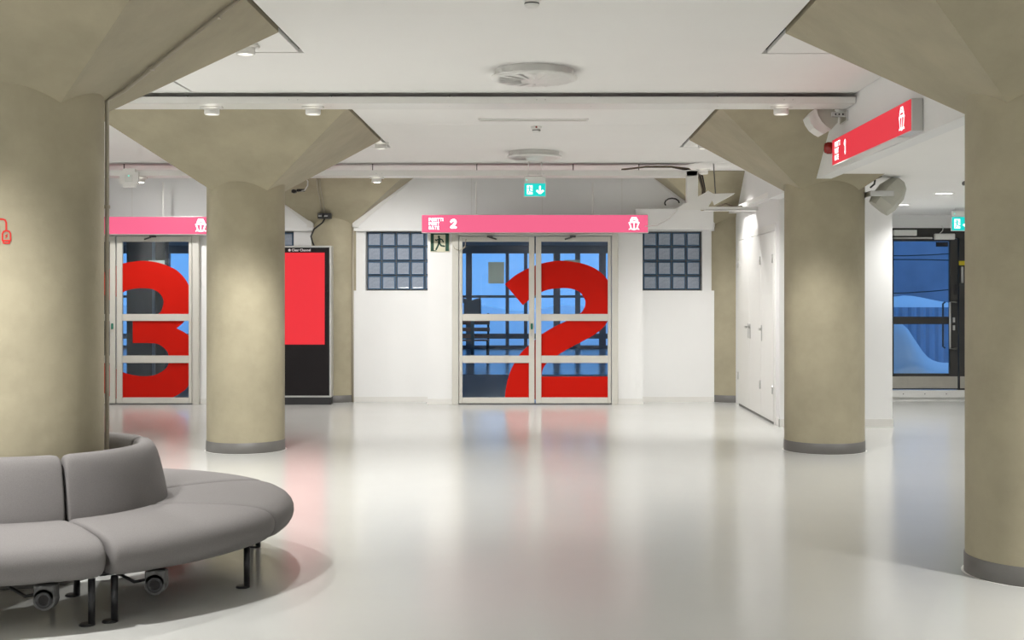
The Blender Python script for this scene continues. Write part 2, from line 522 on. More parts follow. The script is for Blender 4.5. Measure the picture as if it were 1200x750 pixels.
def clip(polys, side, x):
    """keep the part of triangulated polygons left (-1) or right (+1) of x; returns list of triangles/quads"""
    out = []
    for p in polys:
        bm = bmesh.new()
        f = bm.faces.new([bm.verts.new((q[0], q[1], 0)) for q in p])
        bmesh.ops.triangulate(bm, faces=[f])
        bmesh.ops.bisect_plane(bm, geom=bm.verts[:] + bm.edges[:] + bm.faces[:], plane_co=(x, 0, 0), plane_no=(1, 0, 0), clear_outer=side < 0, clear_inner=side > 0)
        out += [[Vector((v.co.x, v.co.y)) for v in f.verts] for f in bm.faces]
        bm.free()
    return out
def smooth_closed(pts, corners, sub=4):
    """Catmull-Rom through points; indices in corners stay sharp"""
    n = len(pts); out = []
    for i in range(n):
        p1, p2 = Vector(pts[i]), Vector(pts[(i + 1) % n])
        p0 = Vector(pts[i - 1]) if i not in corners else p1 * 2 - p2
        p3 = Vector(pts[(i + 2) % n]) if (i + 1) % n not in corners else p2 * 2 - p1
        for k in range(sub):
            t = k / sub
            out.append(0.5 * ((2 * p1) + (-p0 + p2) * t + (2 * p0 - 5 * p1 + 4 * p2 - p3) * t * t + (-p0 + 3 * p1 - 3 * p2 + p3) * t ** 3))
    return out
# outlines drawn on a grid of 86.5 units to the metre, origin at the middle of the threshold (627, 474)
TWO = [(591.6,333),(604,322.5),(619.9,314),(634,308.9),(649.3,305.9),(661,305.6),(678.6,307.8),(693.3,312.5),(703.6,319),(712,328),(717,338),(719,350),(717.5,364),(712,376.6),(706.5,384),(699,390.5),(684.5,399),(668.4,407.4),(653,416.6),(641,425.4),(636,433),(634.4,441.3),
       (714,441.3),(714,468),(591.4,468),(592.3,458),(594.5,446.2),(598.2,434.5),(603,425),(607.7,417.2),(613.6,410.3),(619.9,404.5),(634.7,392),(649.3,383),(664,376),(679.4,367.5),(684.5,361),(686,355),(684.5,349.2),(678.7,341.8),(668.4,338.2),(656.7,337.7),(643.5,339.2),(634,342.6),(623,349),(612.6,357.7)]
TWO_C = {0, 21, 22, 23, 24, 45}
THREE = [(106,329.5),(121,319.5),(128,314.7),(143,308.9),(159,306),(170.7,305.6),(185.4,307.8),(198.6,312.5),(208.8,318.4),(218.8,330.4),(223,345),(222,362),(216,376),(206.6,384.7),
         (218.8,391.8),(226,403),(229,420),(226,440),(218.8,454.3),(211.8,460.2),(203.7,465),(188,470),(170,472),(148,470.5),(128.2,464.6),(120,459.5),(100,443),
         (112,416),(128,428),(142.9,436),(157.5,440),(170.7,441),(182.4,439),(192.7,433),(197,426.5),(197.8,420.6),(197,415.7),(194.2,410.3),(188.3,405.2),(179.5,402.3),(155,402),
         (155,375),(176,373.5),(186,367),(189.8,361),(191,352),(186.8,344),(178,338.9),(164.9,337.7),(153,339),(142.9,342.9),(128.6,352.5)]
THREE_C = {0, 13, 26, 27, 40, 41, 51}
U = 86.5
glyph2 = smooth_closed([((x - 627) / U, (474 - y) / U) for x, y in TWO], TWO_C)
glyph3 = smooth_closed([((x - 136) / U, (474 - y) / U) for x, y in THREE], THREE_C)

YD = 17.10            # front of the door leaves
def gate_door(n, cx, glyph, gname, lab, glab, closer_sides):
    d = thing(f'door_{n}', lab, 'door', (cx, YD + 0.05, 0), kind='structure')
    fr = MB()
    fr.bbox(cx - 1.125, cx - 1.035, YD - 0.01, YD + 0.14, 0, 2.36, 0.006).bbox(cx + 1.035, cx + 1.125, YD - 0.01, YD + 0.14, 0, 2.36, 0.006)
    fr.bbox(cx - 1.035, cx + 1.035, YD - 0.01, YD + 0.14, 2.285, 2.36, 0.006)
    build(fr, 'frame', 'door_paint', d)
    build(MB().box(cx - 1.035, cx + 1.035, YD, YD + 0.12, 0, 0.008), 'threshold', 'base_strip', d)
    rows = ((0.095, 0.562), (0.662, 1.132), (1.226, 2.205))
    for s in (-1, 1):
        a, b = (cx + 0.008, cx + 1.028) if s > 0 else (cx - 1.028, cx - 0.008)
        g0, g1 = (cx + 0.084, cx + 0.985) if s > 0 else (cx - 0.985, cx - 0.084)
        lf = MB()
        lf.bbox(a, g0, YD, YD + 0.055, 0.015, 2.278, 0.004).bbox(g1, b, YD, YD + 0.055, 0.015, 2.278, 0.004)
        z = [0.015] + [v for r_ in rows for v in r_] + [2.278]
        for i in range(0, 8, 2):
            lf.bbox(g0, g1, YD + 0.0005, YD + 0.0545, z[i], z[i + 1], 0.004)
        leaf = build(lf, 'door_leaf', 'door_paint', d)
        for z0, z1 in rows:
            build(MB().box(g0 - 0.008, g1 + 0.008, YD + 0.030, YD + 0.036, z0 - 0.008, z1 + 0.008), 'pane', 'pane_glass', leaf)
        polys = clip([glyph], s, 0.0)
        lim = 1.0
        if polys:
            polys = clip(polys, -1 if s > 0 else 1, lim * s)
        # stays behind rails and stiles on the glass
        if polys:
            prints(polys, axes((cx, YD + 0.0295, 0)), gname, 'vinyl_red', leaf, h=0.001, label=glab)
        if s < 0:
            lx = cx - 0.045
            build(MB().bbox(lx - 0.012, lx + 0.012, YD - 0.03, YD, 1.02, 1.10, 0.005), 'thumb_turn', 'green_knob', leaf, label='green plastic thumb turn')
            build(MB().bbox(lx - 0.009, lx + 0.009, YD - 0.012, YD, 0.93, 0.985, 0.004), 'lock_cylinder', 'steel', leaf)
        if s in closer_sides:
            ccx = cx + (0.50 * s if s > 0 else -0.62)
            dx = 0.10 * s
            M = Matrix.Rotation(R(20 * -s), 4, 'Y')
            mb = MB().tube([(ccx - dx, YD - 0.05, 2.235), (ccx, YD - 0.06, 2.265)], 0.010, 8).bbox(ccx - 0.03, ccx + 0.05, YD - 0.06, YD - 0.0, 2.262, 2.288, 0.004)
            build(mb, 'closer_arm', 'unit_grey', leaf)
    return d

def bay(cx, n, tagname, right=2.48):
    """white infill wall between two engaged columns, with recessed glass block panels"""
    w = MB()
    x0, x1 = cx - 2.52, cx + right
    for a, b in ((x0, cx - 1.44), (cx + 1.44, x1)):
        w.box(a, b, YW, YW + 0.25, 0, 1.545)                      # lower wall
    w.box(x0, cx - 2.36, YW + 0.05, YW + 0.25, 1.545, 2.37)        # jambs beside the glass blocks
    w.box(cx + 2.32, x1, YW + 0.05, YW + 0.25, 1.545, 2.37)
    for a, b in ((cx - 1.46, cx - 1.125), (cx + 1.125, cx + 1.46)):
        w.box(a, b, YD + 0.06, YW + 0.25, 0, 2.42)                 # piers beside the door
    # upper wall following the capitals' slope
    zz = CEIL + 0.03
    M = axes((0, YW + 0.25, 0))
    w.prism([(x0, 2.37), (x1, 2.37), (x1, 2.47), (x1 - 0.80, zz), (x0 + 0.80, zz), (x0, 2.47)], 0.27, M)
    o = build(w, f'wall_{tagname}', 'white_wall', label=f'white gate wall round the door of gate {n}', cat='wall', kind='structure')
    # mouldings along the slope
    for s, xe in ((-1, x0), (1, x1)):
        e = -s
        xt = xe + e * 0.80
        poly = [(xe, 2.42), (xe + e * 0.085, 2.42), (xe + e * 0.085, 2.455), (xt + e * 0.085, zz - 0.02), (xt, zz - 0.02), (xe, 2.475)]
        mb = MB().prism(poly, 0.035, axes((0, YW - 0.021, 0)))
        poly = [(xe, 2.42), (xe + e * 0.03, 2.42), (xe + e * 0.03, 2.462), (xt + e * 0.03, zz - 0.02), (xt, zz - 0.02), (xe, 2.475)]
        mb.prism(poly, 0.02, axes((0, YW - 0.056, 0)))
        build(mb, 'moulding', 'trim_paint', o)
    for xa in (cx - 0.42 * 2.1, cx + 0.1, cx + 1.2):
        build(MB().box(xa - 0.004, xa + 0.004, YW - 0.024, YW - 0.02, 2.45, zz), 'cover_strip', 'trim_paint', o)
    sk = MB()
    sk.box(x0, cx - 1.46, YW - 0.012, YW, 0, 0.075).box(cx + 1.46, x1, YW - 0.012, YW, 0, 0.075)
    sk.box(cx - 1.47, cx - 1.13, YD + 0.048, YD + 0.06, 0, 0.075).box(cx + 1.13, cx + 1.47, YD + 0.048, YD + 0.06, 0, 0.075)
    build(sk, f'baseboard_{tagname}', 'trim_paint', label=f'thin white skirting along the wall of gate {n}', cat='skirting', kind='structure')
    return o
C2, C3 = -0.08, -5.757
w2 = bay(C2, 2, 'gate_two'); w3 = bay(C3, 3, 'gate_three', 2.61)
glass_window(C2 - 2.36, C2 - 1.46, -1, 'grid of blue-grey glass blocks left of gate two, beside the running man sign')
glass_window(C2 + 1.46, C2 + 2.32, 1, 'grid of blue-grey glass blocks right of gate two, with one tan block')
glass_window(C3 + 1.46, C3 + 2.32, 1, 'sliver of glass block grid between the left column and the screen totem')
glass_window(C3 - 2.36, C3 - 1.46, -1, 'grid of blue-grey glass blocks left of gate three')
gate_door(1, C3, glyph3, 'numeral_three', 'double glazed cream door with a giant red 3, gate three', 'giant red vinyl numeral 3', (1,))
gate_door(2, C2, glyph2, 'numeral_two', 'double glazed cream door with a giant red 2, gate two', 'giant red vinyl numeral 2', (-1, 1))
# remaining gate wall, left of gate three and above
build(MB().box(XL, -8.0, YW + 0.2, YW + 0.4, 0, 3.46).box(XL, 2.8, YW + 0.26, YW + 0.40, 2.6, 3.46), 'wall_back', 'white_wall', label='plain white wall behind the gate columns', cat='wall', kind='structure')
# boxed bulkhead right of the gate two sign
build(MB().bbox(1.30, 2.36, 17.26, YW - 0.02, 2.375, 2.665, 0.008), 'trim_4', 'white_wall', label='white boxed duct above the right glass blocks', cat='boxing', kind='structure')

# ------------------------------------------------------------------ exit bay: outer wall and black door
XW = 17.66
ew = MB()
ew.box(3.95, 4.86, XW, XW + 0.24, 0, 3.46).box(4.86, XR, XW, XW + 0.24, 2.42, 3.46).box(6.55, XR, XW, XW + 0.24, 0, 2.42)
build(ew, 'wall_exit', 'white_wall', label='white outer wall round the black exit door', cat='wall', kind='structure')
st = MB().bbox(3.96, XR, XW - 0.06, XW + 0.24, 0.05, 0.155, 0.006).box(3.96, XR, XW - 0.03, XW + 0.2, 0, 0.05)
sto = build(st, 'trim_5', 'white_metal', label='pale screwed threshold step below the exit door', cat='threshold', kind='structure')
for x in (5.05, 5.35, 5.65):
    build(MB().lathe([(0.008, 0), (0.006, 0.003)], (x, XW - 0.06, 0.105), 8, axis='Y'), 'screw', 'unit_grey', sto)
def exit_door():
    d = thing('door_3', 'black framed glass exit door with snow outside', 'door', (5.5, XW + 0.05, 0.155), kind='structure')
    f = MB().bbox(4.86, 4.90, XW, XW + 0.1, 0.155, 2.42, 0.004).bbox(4.86, 6.55, XW, XW + 0.1, 2.275, 2.42, 0.004).bbox(6.48, 6.55, XW, XW + 0.1, 0.155, 2.42, 0.004)
    f.bbox(5.845, 6.48, XW, XW + 0.1, 0.155, 2.275, 0.004)
    build(f, 'frame', 'dark_frame', d)
    lf = MB()
    a, b, g0, g1 = 4.90, 5.835, 4.935, 5.716
    lf.bbox(a, g0, XW + 0.005, XW + 0.06, 0.165, 2.27, 0.003).bbox(g1, b, XW + 0.005, XW + 0.06, 0.165, 2.27, 0.003)
    for z0, z1 in ((0.165, 0.385), (1.075, 1.18), (2.235, 2.27)):
        lf.bbox(g0, g1, XW + 0.005, XW + 0.06, z0, z1, 0.003)
    leaf = build(lf, 'door_leaf', 'dark_frame', d)
    for z0, z1 in ((0.38, 1.08), (1.175, 2.24)):
        build(MB().box(g0 - 0.005, g1 + 0.005, XW + 0.03, XW + 0.036, z0, z1), 'pane', 'pane_glass', leaf)
    build(MB().box(a + 0.01, b - 0.01, XW - 0.002, XW + 0.005, 0.18, 0.345), 'kick_plate', 'kick_steel', leaf)
    build(MB().box(5.86, 6.45, XW - 0.006, XW + 0.0, 0.18, 0.345), 'kick_plate', 'kick_steel', d)
    hm = MB().tube([(5.79, XW + 0.005, 1.385), (5.79, XW - 0.05, 1.385), (5.70, XW - 0.055, 1.385), (5.70, XW - 0.055, 0.735), (5.79, XW - 0.05, 0.735), (5.79, XW + 0.005, 0.735)], 0.013, 8)
    build(hm, 'pull_handle', 'steel', leaf, label='steel pull handle')
    hm = MB().tube([(5.69, XW + 0.12, 1.385), (5.66, XW + 0.125, 1.36), (5.66, XW + 0.125, 0.76), (5.69, XW + 0.12, 0.735)], 0.013, 8)
    build(hm, 'outer_handle', 'unit_grey', leaf)
    for z in (0.99, 1.10):
        build(MB().bbox(5.755, 5.785, XW - 0.02, XW + 0.005, z, z + 0.07, 0.004), 'lock', 'steel', leaf)
    build(MB().bbox(5.78, 5.82, XW - 0.012, XW + 0.005, 1.49, 1.63, 0.004), 'card_reader', 'black_metal', leaf)
    build(MB().bbox(5.87, 5.90, XW - 0.03, XW, 1.65, 1.88, 0.006), 'release_bar', 'alu', d)
    build(MB().box(5.84, 5.93, XW - 0.008, XW - 0.0, 1.90, 1.96), 'yellow_tag', 'yellow', d, label='small yellow warning tag')
    build(MB().bbox(4.92, 5.24, XW - 0.06, XW, 2.31, 2.39, 0.005), 'closer', 'white_metal', d)
    build(MB().bbox(4.92, 5.46, XW - 0.045, XW - 0.02, 2.265, 2.29, 0.004), 'closer_rail', 'steel', d)
    build(MB().bbox(5.49, 5.77, XW - 0.07, XW, 2.255, 2.34, 0.01), 'motor_box', 'white_metal', d)
    build(MB().tube([(5.55, XW - 0.04, 2.33), (5.60, XW - 0.05, 2.38), (5.61, XW - 0.04, 2.42), (5.60, XW - 0.02, 2.45)], 0.006, 6), 'lead', 'cable_white', d)
    build(MB().box(5.53, 5.70, XW + 0.026, XW + 0.03, 2.16, 2.225), 'notice', 'black_metal', leaf)
exit_door()

# ------------------------------------------------------------------ columns
def column(k, label, base=True):
    cx, cy, r, h = COLS[k]
    t = thing('concrete_column', label, 'column', (cx, cy, 0), 'flared concrete columns')
    build(MB().lathe([(r, 0), (r, 1.2), (r, 2.60)], (cx, cy, 0), 72, cap=False), 'shaft', 'concrete', t)
    g = 0.756                                   # rise per metre of flare
    z45 = 2.463; q = r / math.sqrt(2)
    zb = z45 - 0.05 * g
    slope = (h - q) / (CEIL - 0.01 - z45)
    hb = q - slope * (z45 - zb) * 1.0
    mb = MB()
    B = [(cx - hb, cy - hb, zb), (cx + hb, cy - hb, zb), (cx + hb, cy + hb, zb), (cx - hb, cy + hb, zb)]
    T = [(cx - h, cy - h, CEIL - 0.01), (cx + h, cy - h, CEIL - 0.01), (cx + h, cy + h, CEIL - 0.01), (cx - h, cy + h, CEIL - 0.01)]
    S = [(x, y, 3.36) for x, y, z in T]
    mb.add(B + T + S, [(i, (i + 1) % 4, 4 + (i + 1) % 4, 4 + i) for i in range(4)] + [(4 + i, 4 + (i + 1) % 4, 8 + (i + 1) % 4, 8 + i) for i in range(4)])
    build(mb, 'capital', 'concrete', t)
    build(MB().lathe([(r + 0.006, 0), (r + 0.006, 0.097), (r, 0.100)], (cx, cy, 0), 72, cap=False), 'base_strip', 'base_strip', t)
    build(MB().lathe([(r + 0.006, 0.0005), (r + 0.02, 0.0005)], (cx, cy, 0), 72, cap=False), 'sealant', 'trim_paint', t)
    return t
nl = column('nl', 'nearest left flared column, ringed by the grey round sofa')
nr = column('nr', 'nearest right flared column, cut by the right edge')
ml = column('ml', 'flared concrete column standing left of gate two, before the screen totem')
mr = column('mr', 'flared concrete column standing before the white cupboard doors')
fl = column('fl', 'engaged concrete column in the gate wall behind the screen totem')
fr_ = column('fr', 'engaged concrete column between the right glass blocks and the cupboard')

# conduit on the near left column
cx, cy, r, h = COLS['nl']
a = R(20)
px_, py_ = cx + (r + 0.014) * math.cos(a), cy + (r + 0.014) * math.sin(a)
slope = (h - r / math.sqrt(2)) / (CEIL - 0.01 - 2.463)
def capx(z): return cx + r / math.sqrt(2) + (z - 2.463) * slope
mb = MB().tube([(px_, py_, 0.02), (px_, py_, 1.3), (px_, py_, 2.535), (capx(2.60) + 0.016, py_, 2.59), (capx(3.09) + 0.014, py_ - 0.03, 3.08)], 0.011, 10)
con = build(mb, 'conduit', 'conduit', nl, label='thin painted conduit')
for z in (0.62, 1.95):
    build(MB().lathe([(0.016, 0), (0.018, 0.01), (0.016, 0.02)], (px_, py_, z), 10), 'clip', 'conduit', con)
for z in (2.72, 3.0):
    build(MB().bbox(capx(z) + 0.004, capx(z) + 0.026, py_ - 0.034, py_ + 0.012, z - 0.022, z - 0.006, 0.002), 'clip', 'conduit', con)
# red charging icon wrapped on the shaft
def wrap(polys, u0, z0):
    """(u, v) in metres -> shaft surface; u measured round the shaft from the camera-facing line"""
    th0 = math.atan2(-cy, -cx)
    mb = MB()
    for p in polys:
        bm = bmesh.new()
        f = bm.faces.new([bm.verts.new((q[0], q[1], 0)) for q in p])
        bmesh.ops.triangulate(bm, faces=[f])
        bmesh.ops.subdivide_edges(bm, edges=[e for e in bm.edges if e.calc_length() > 0.02], cuts=4, use_grid_fill=True)
        for v in bm.verts:
            th = th0 + (u0 + v.co.x) / r
            v.co = Vector((cx + (r + 0.003) * math.cos(th), cy + (r + 0.003) * math.sin(th), z0 + v.co.y))
        mb.addbm(bm)
    return build(mb, 'charging_icon', 'icon_red', nl, fixn=False, label='red phone charging pictogram')
K = 1 / 233.0
ip = lambda l: [((x - 35) * K, (346 - y) * K) for x, y in l]
ic = stroke(ip([(-10, 262), (-10, 257), (5, 257), (8, 258), (9.2, 261), (9.2, 270)]), 0.0085)
ic += stroke(ip([(4.8, 282), (4.8, 274), (6.5, 271.2), (9.5, 270.5), (12.5, 271.2), (14, 274), (14, 282)]), 0.0075, True)
ic += stroke(ip([(6.2, 282), (6.2, 285), (12.6, 285), (12.6, 282)]), 0.0075)
ic += stroke(ip([(10.5, 274.5), (8.3, 276.6), (10.4, 276.6), (8.6, 279)]), 0.004)
ic += stroke(ip([(-24, 265), (-22, 262), (-1.5, 262), (1, 265), (1, 286), (-1.5, 289), (-22, 289), (-24, 286)]), 0.0075, True)
ic += stroke(ip([(-24, 267.5), (1, 267.5)]), 0.005)
wrap(ic, 0.0, CAMZ)

# ------------------------------------------------------------------ cable trays hung below the ceiling
def tray(label, x0, x1, y0, y1, z0, z1, rods):
    t = thing('cable_tray', label, 'cable tray', ((x0 + x1) / 2, (y0 + y1) / 2, z0), 'white cable trays below the ceiling')
    mb = MB().box(x0, x1, y0, y1, z0, z0 + 0.004).box(x0, x1, y0, y0 + 0.006, z0 + 0.004, z1).box(x0, x1, y1 - 0.006, y1, z0 + 0.004, z1)
    build(mb, 'channel', 'white_metal', t)
    for x in rods:
        build(MB().tube([(x, (y0 + y1) / 2, z0), (x, (y0 + y1) / 2, CEIL + 0.04)], 0.006, 6), 'hanger_rod', 'unit_grey', t)
    lip = MB().box(x0, x1, y0 - 0.003, y0, z1 - 0.010, z1)
    build(lip, 'edge_lip', 'white_metal', t)
    for x in range(int(x0) + 1, int(x1) + 1, 2):
        for dx in (-0.035, 0.035):
            build(MB().lathe([(0.006, 0), (0.004, 0.004)], (x + dx, y0, z0 + 0.03), 6, axis='Y'), 'bolt', 'alu', t)
    return t
tray('long white cable tray hung below the ceiling before the two middle columns', XL + 0.05, XB - 0.01, TRAY_Y[0], TRAY_Y[1], 3.030, 3.083, (-6.2, -4.5, -2.9, -1.72, -0.75, 0.41, 1.45))
tray('white cable tray nearest the gate wall', XL + 0.05, 1.93, 15.60, 15.90, 2.955, 3.025, (-7.2, -5.2, -2.1, -0.8, 0.4, 1.22))
# drop at the tray's right end, cables and bent covers
t = thing('cable_drop', 'vertical white cable channel dropping from the tray beside black cables', 'cable duct', (1.87, 15.72, 2.55))
build(MB().box(1.80, 1.94, 15.60, 15.606, 2.55, 3.03).box(1.80, 1.806, 15.606, 15.72, 2.55, 3.03).box(1.934, 1.94, 15.606, 15.72, 2.55, 3.03), 'channel', 'white_metal', t)
for i in range(4):
    o = 0.018 * i
    build(MB().tube([(1.0, 15.66 + o, 3.04), (1.30, 15.66 + o, 3.075), (1.62, 15.66 + o, 3.075), (1.83, 15.66 + o, 3.05 - o * 0.3), (1.95 + o, 15.66, 2.96), (2.00 + o * 0.6, 15.66, 2.80), (1.99 + o * 0.5, 15.66, 2.60)], 0.010, 6), 'cable', 'cable_black' if i % 2 else 'cable_brown', t)
build(MB().tube([(1.62 + 0.09 * math.cos(k * PI / 6), 15.62, 2.62 + 0.06 * math.sin(k * PI / 6)) for k in range(8)], 0.010, 6), 'cable_loop', 'cable_black', t)
t = thing('bent_cover', 'bent white sheet metal tray cover hanging loose above the right glass blocks', 'tray cover', (1.95, 15.7, 2.5))
def sheet(pts, y0, y1, th=0.004):
    mb = MB()
    vs = [(x, y0, z) for x, z in pts] + [(x, y1, z) for x, z in pts]
    n = len(pts)
    mb.add(vs, [(i, i + 1, n + i + 1, n + i) for i in range(n - 1)])
    return mb
qx = lambda p: (p - 634) * 15.7 / 1480
qz = lambda p: CAMZ + (346 - p) * 15.7 / 1480
mb = MB().prism([(qx(788), qz(247)), (qx(826), qz(247)), (qx(836), qz(231)), (qx(827), qz(225.5))], 0.006, axes((0, 15.56, 0)))
mb.prism([(qx(827), qz(225.5)), (qx(836), qz(231)), (qx(836), qz(229)), (qx(828), qz(224.5))], 0.2, axes((0, 15.76, 0)))
build(mb, 'cover_face', 'white_metal', t)
mb = MB()
mb.add([(qx(828), 15.6, qz(228)), (qx(860), 15.6, qz(227)), (qx(858), 15.62, qz(229)), (qx(836), 15.64, qz(241)), (qx(833), 15.62, qz(234)), (qx(828), 15.72, qz(229))], [(0, 1, 2, 3, 4), (0, 4, 5)])
build(mb, 'cover_flap', 'white_metal', t)
build(MB().tube([(qx(836), 15.7, CEIL + 0.02), (qx(838.5), 15.7, qz(228))], 0.007, 6), 'hanger_rod', 'unit_grey', t)
build(MB().box(qx(825), 2.679, 15.58, 15.80, qz(247), qz(246.4)).box(qx(825), 2.679, 15.58, 15.586, qz(247), qz(243)), 'wall_tray', 'white_metal', t)
build(MB().tube([(qx(838), 15.7, qz(243)), (qx(850), 15.66, qz(239)), (qx(860), 15.68, qz(242)), (qx(870), 15.7, qz(242))], 0.012, 6), 'cable', 'cable_brown', t)
build(MB().tube([(qx(800), 15.54, qz(238)), (qx(792), 15.6, qz(248)), (qx(785), 15.8, qz(256)), (qx(775), 16.3, qz(261)), (qx(765), 16.9, qz(259)), (1.45, 17.24, 2.52)], 0.006, 6), 'white_cable', 'cable_white', t)

# ------------------------------------------------------------------ spotlights (lamps of the hall, plus added fill lamps out of view)
def spot_fixture(name, label, x, y, ztop, tgt=None, watts=SPOT_W, size=125, group='white spotlights on the trays', blend=0.7):
    t = thing(name, label, 'spotlight', (x, y, ztop - 0.08), group)
    build(MB().bbox(x - 0.09, x + 0.09, y - 0.03, y + 0.03, ztop - 0.022, ztop, 0.005), 'adapter', 'white_metal', t)
    b = MB().lathe([(0.055, -0.02), (0.062, -0.022), (0.062, -0.062), (0.056, -0.070), (0.050, -0.066), (0.048, -0.050)], (x, y, ztop), 20, cap=False)
    build(b, 'housing', 'white_metal', t)
    build(MB().lathe([(0.048, -0.052), (0.0, -0.052)], (x, y, ztop), 20, cap=False), 'lens', 'lamp_lens', t)
    ld = bpy.data.lights.new('lamp', 'SPOT')
    ld.energy = watts; ld.color = WARM
    ld.spot_size = R(size); ld.spot_blend = blend; ld.shadow_soft_size = 0.05
    lo = bpy.data.objects.new('lamp', ld); COL.objects.link(lo)
    lo.parent = t
    lo.location = (0, 0, -0.002)
    if tgt:
        d = Vector(tgt) - Vector((x, y, ztop - 0.082))
        lo.rotation_euler = d.to_track_quat('-Z', 'Y').to_euler()
    return t
zt = 3.030
spot_fixture('tray_spotlight', 'white spotlight under the long tray, leftmost over the left middle column', -2.70, 10.36, zt, size=114, blend=0.45)
spot_fixture('tray_spotlight', 'white spotlight under the long tray, second from the left', -1.87, 10.36, zt, size=114, blend=0.45)
spot_fixture('tray_spotlight', 'white spotlight under the long tray above the right middle column', 1.97, 10.36, zt, size=114, blend=0.45)
spot_fixture('tray_spotlight', 'white spotlight under the long tray in the left bay, hidden by the near column', -5.6, 10.36, zt)
spot_fixture('ceiling_spotlight', 'white spotlight on the small ceiling panel behind the near left capital', -1.93, 8.25, CEIL + 0.002, tgt=(-1.95, 8.0, 0), watts=SPOT_W * 1.0)
spot_fixture('ceiling_spotlight', 'white spotlight hidden behind the near left capital', -3.5, 8.25, CEIL + 0.002, tgt=(-3.4, 7.8, 0), watts=SPOT_W * 1.0)
spot_fixture('tray_spotlight', 'white spotlight at the right end of the gate tray, washing the cupboard wall', 2.10, 16.35, CEIL, tgt=(2.4, 15.9, 0.2), watts=SPOT_W * 0.85, size=120, blend=1.0)
spot_fixture('tray_spotlight', 'white spotlight under the gate tray beside the left engaged column', -2.05, 15.75, 2.955, tgt=(-1.9, 17.2, 0.3), watts=SPOT_W * 0.68, size=150, blend=1.0)
spot_fixture('tray_spotlight', 'white spotlight peeping behind the left middle capital', -1.72, 13.55, CEIL + 0.002, tgt=(-1.6, 15.2, 0), watts=SPOT_W * 1.45, size=100, blend=0.9)
spot_fixture('tray_spotlight', 'white spotlight under the gate tray in the left bay', -5.0, 15.75, 2.955, tgt=(-5.0, 17.2, 0.3), watts=SPOT_W * 0.68, size=150, blend=1.0)
spot_fixture('ceiling_spotlight', 'white spotlight behind the right middle capital', 1.75, 13.55, CEIL + 0.002, tgt=(1.5, 15.2, 0), watts=SPOT_W * 1.45, size=100, blend=0.9)
OUT = 'spotlights out of view'
for x, y, lab, k, sz in ((-2.95, 5.2, 'white ceiling spotlight over the sofa, before the near left capital', 2.6, 108), (-5.2, 5.2, 'white ceiling spotlight left of the sofa', 1.3, 125), (3.3, 5.3, 'unseen ceiling spotlight added to brighten the near right column', 1.7, 112)):  # the right one is added to brighten the near right column
    spot_fixture('ceiling_spotlight', lab, x, y, CEIL if x < XB else LOWC, group=OUT, watts=SPOT_W * k, size=sz, blend=0.9)
for x, n in ((-7.0, 'far left'), (-3.6, 'left'), (-0.4, 'middle'), (2.0, 'right')):      # unseen lamps added for fill, bounced off the rear wall
    spot_fixture('ceiling_spotlight', f'unseen spotlight added to bounce light off the rear wall, {n} of four', x, -2.4, CEIL, tgt=(x, -4.0, 1.0), group=OUT, watts=SPOT_W * 1.1)
for x, n in ((-6.0, 'left'), (-2.2, 'middle'), (1.6, 'right')):  # unseen lamps added so floor bounce brightens the ceiling
    spot_fixture('ceiling_spotlight', f'unseen downlighter added behind the viewpoint for floor bounce, {n} of three', x, -0.6, CEIL, group=OUT, watts=SPOT_W * 1.8, size=110)
for y, n in ((3.5, 'nearest'), (8.0, 'middle'), (13.0, 'farthest')):                    # added lamps, the left wall returns their light as fill
    spot_fixture('ceiling_spotlight', f'unseen spotlight added to bounce light off the left wall, {n} of three', -8.1, y, CEIL, tgt=(-9.4, y, 1.0), group=OUT, watts=SPOT_W * 2.4)

# recessed downlights in the low ceiling
def downlight(label, x, y, on=True):
    t = thing('downlight', label, 'downlight', (x, y, LOWC - 0.008), 'recessed downlights in the side bay')
    build(MB().lathe([(0.115, 0.0), (0.112, -0.008), (0.098, -0.008), (0.094, 0.0)], (x, y, LOWC), 28, cap=False), 'ring', 'white_metal', t)
    build(MB().lathe([(0.096, -0.003), (0.0, -0.003)], (x, y, LOWC), 28, cap=False), 'lens', 'downlight_lens', t)
    ld = bpy.data.lights.new('lamp', 'SPOT'); ld.energy = 150; ld.color = WARM; ld.spot_size = R(140); ld.spot_blend = 0.8; ld.shadow_soft_size = 0.09
    lo = bpy.data.objects.new('lamp', ld); COL.objects.link(lo); lo.parent = t; lo.location = (0, 0, -0.012)
downlight('round recessed downlight farther from view, above the exit door', 4.45, 15.6)
downlight('round recessed downlight nearer the right column', 4.42, 13.85)
for y, n in ((11.9, 'beside the right middle column'), (9.9, 'between the right columns'), (4.0, 'right of the viewpoint'), (0.0, 'behind the viewpoint')):
    downlight(f'round recessed downlight out of view {n}', 4.4, y)

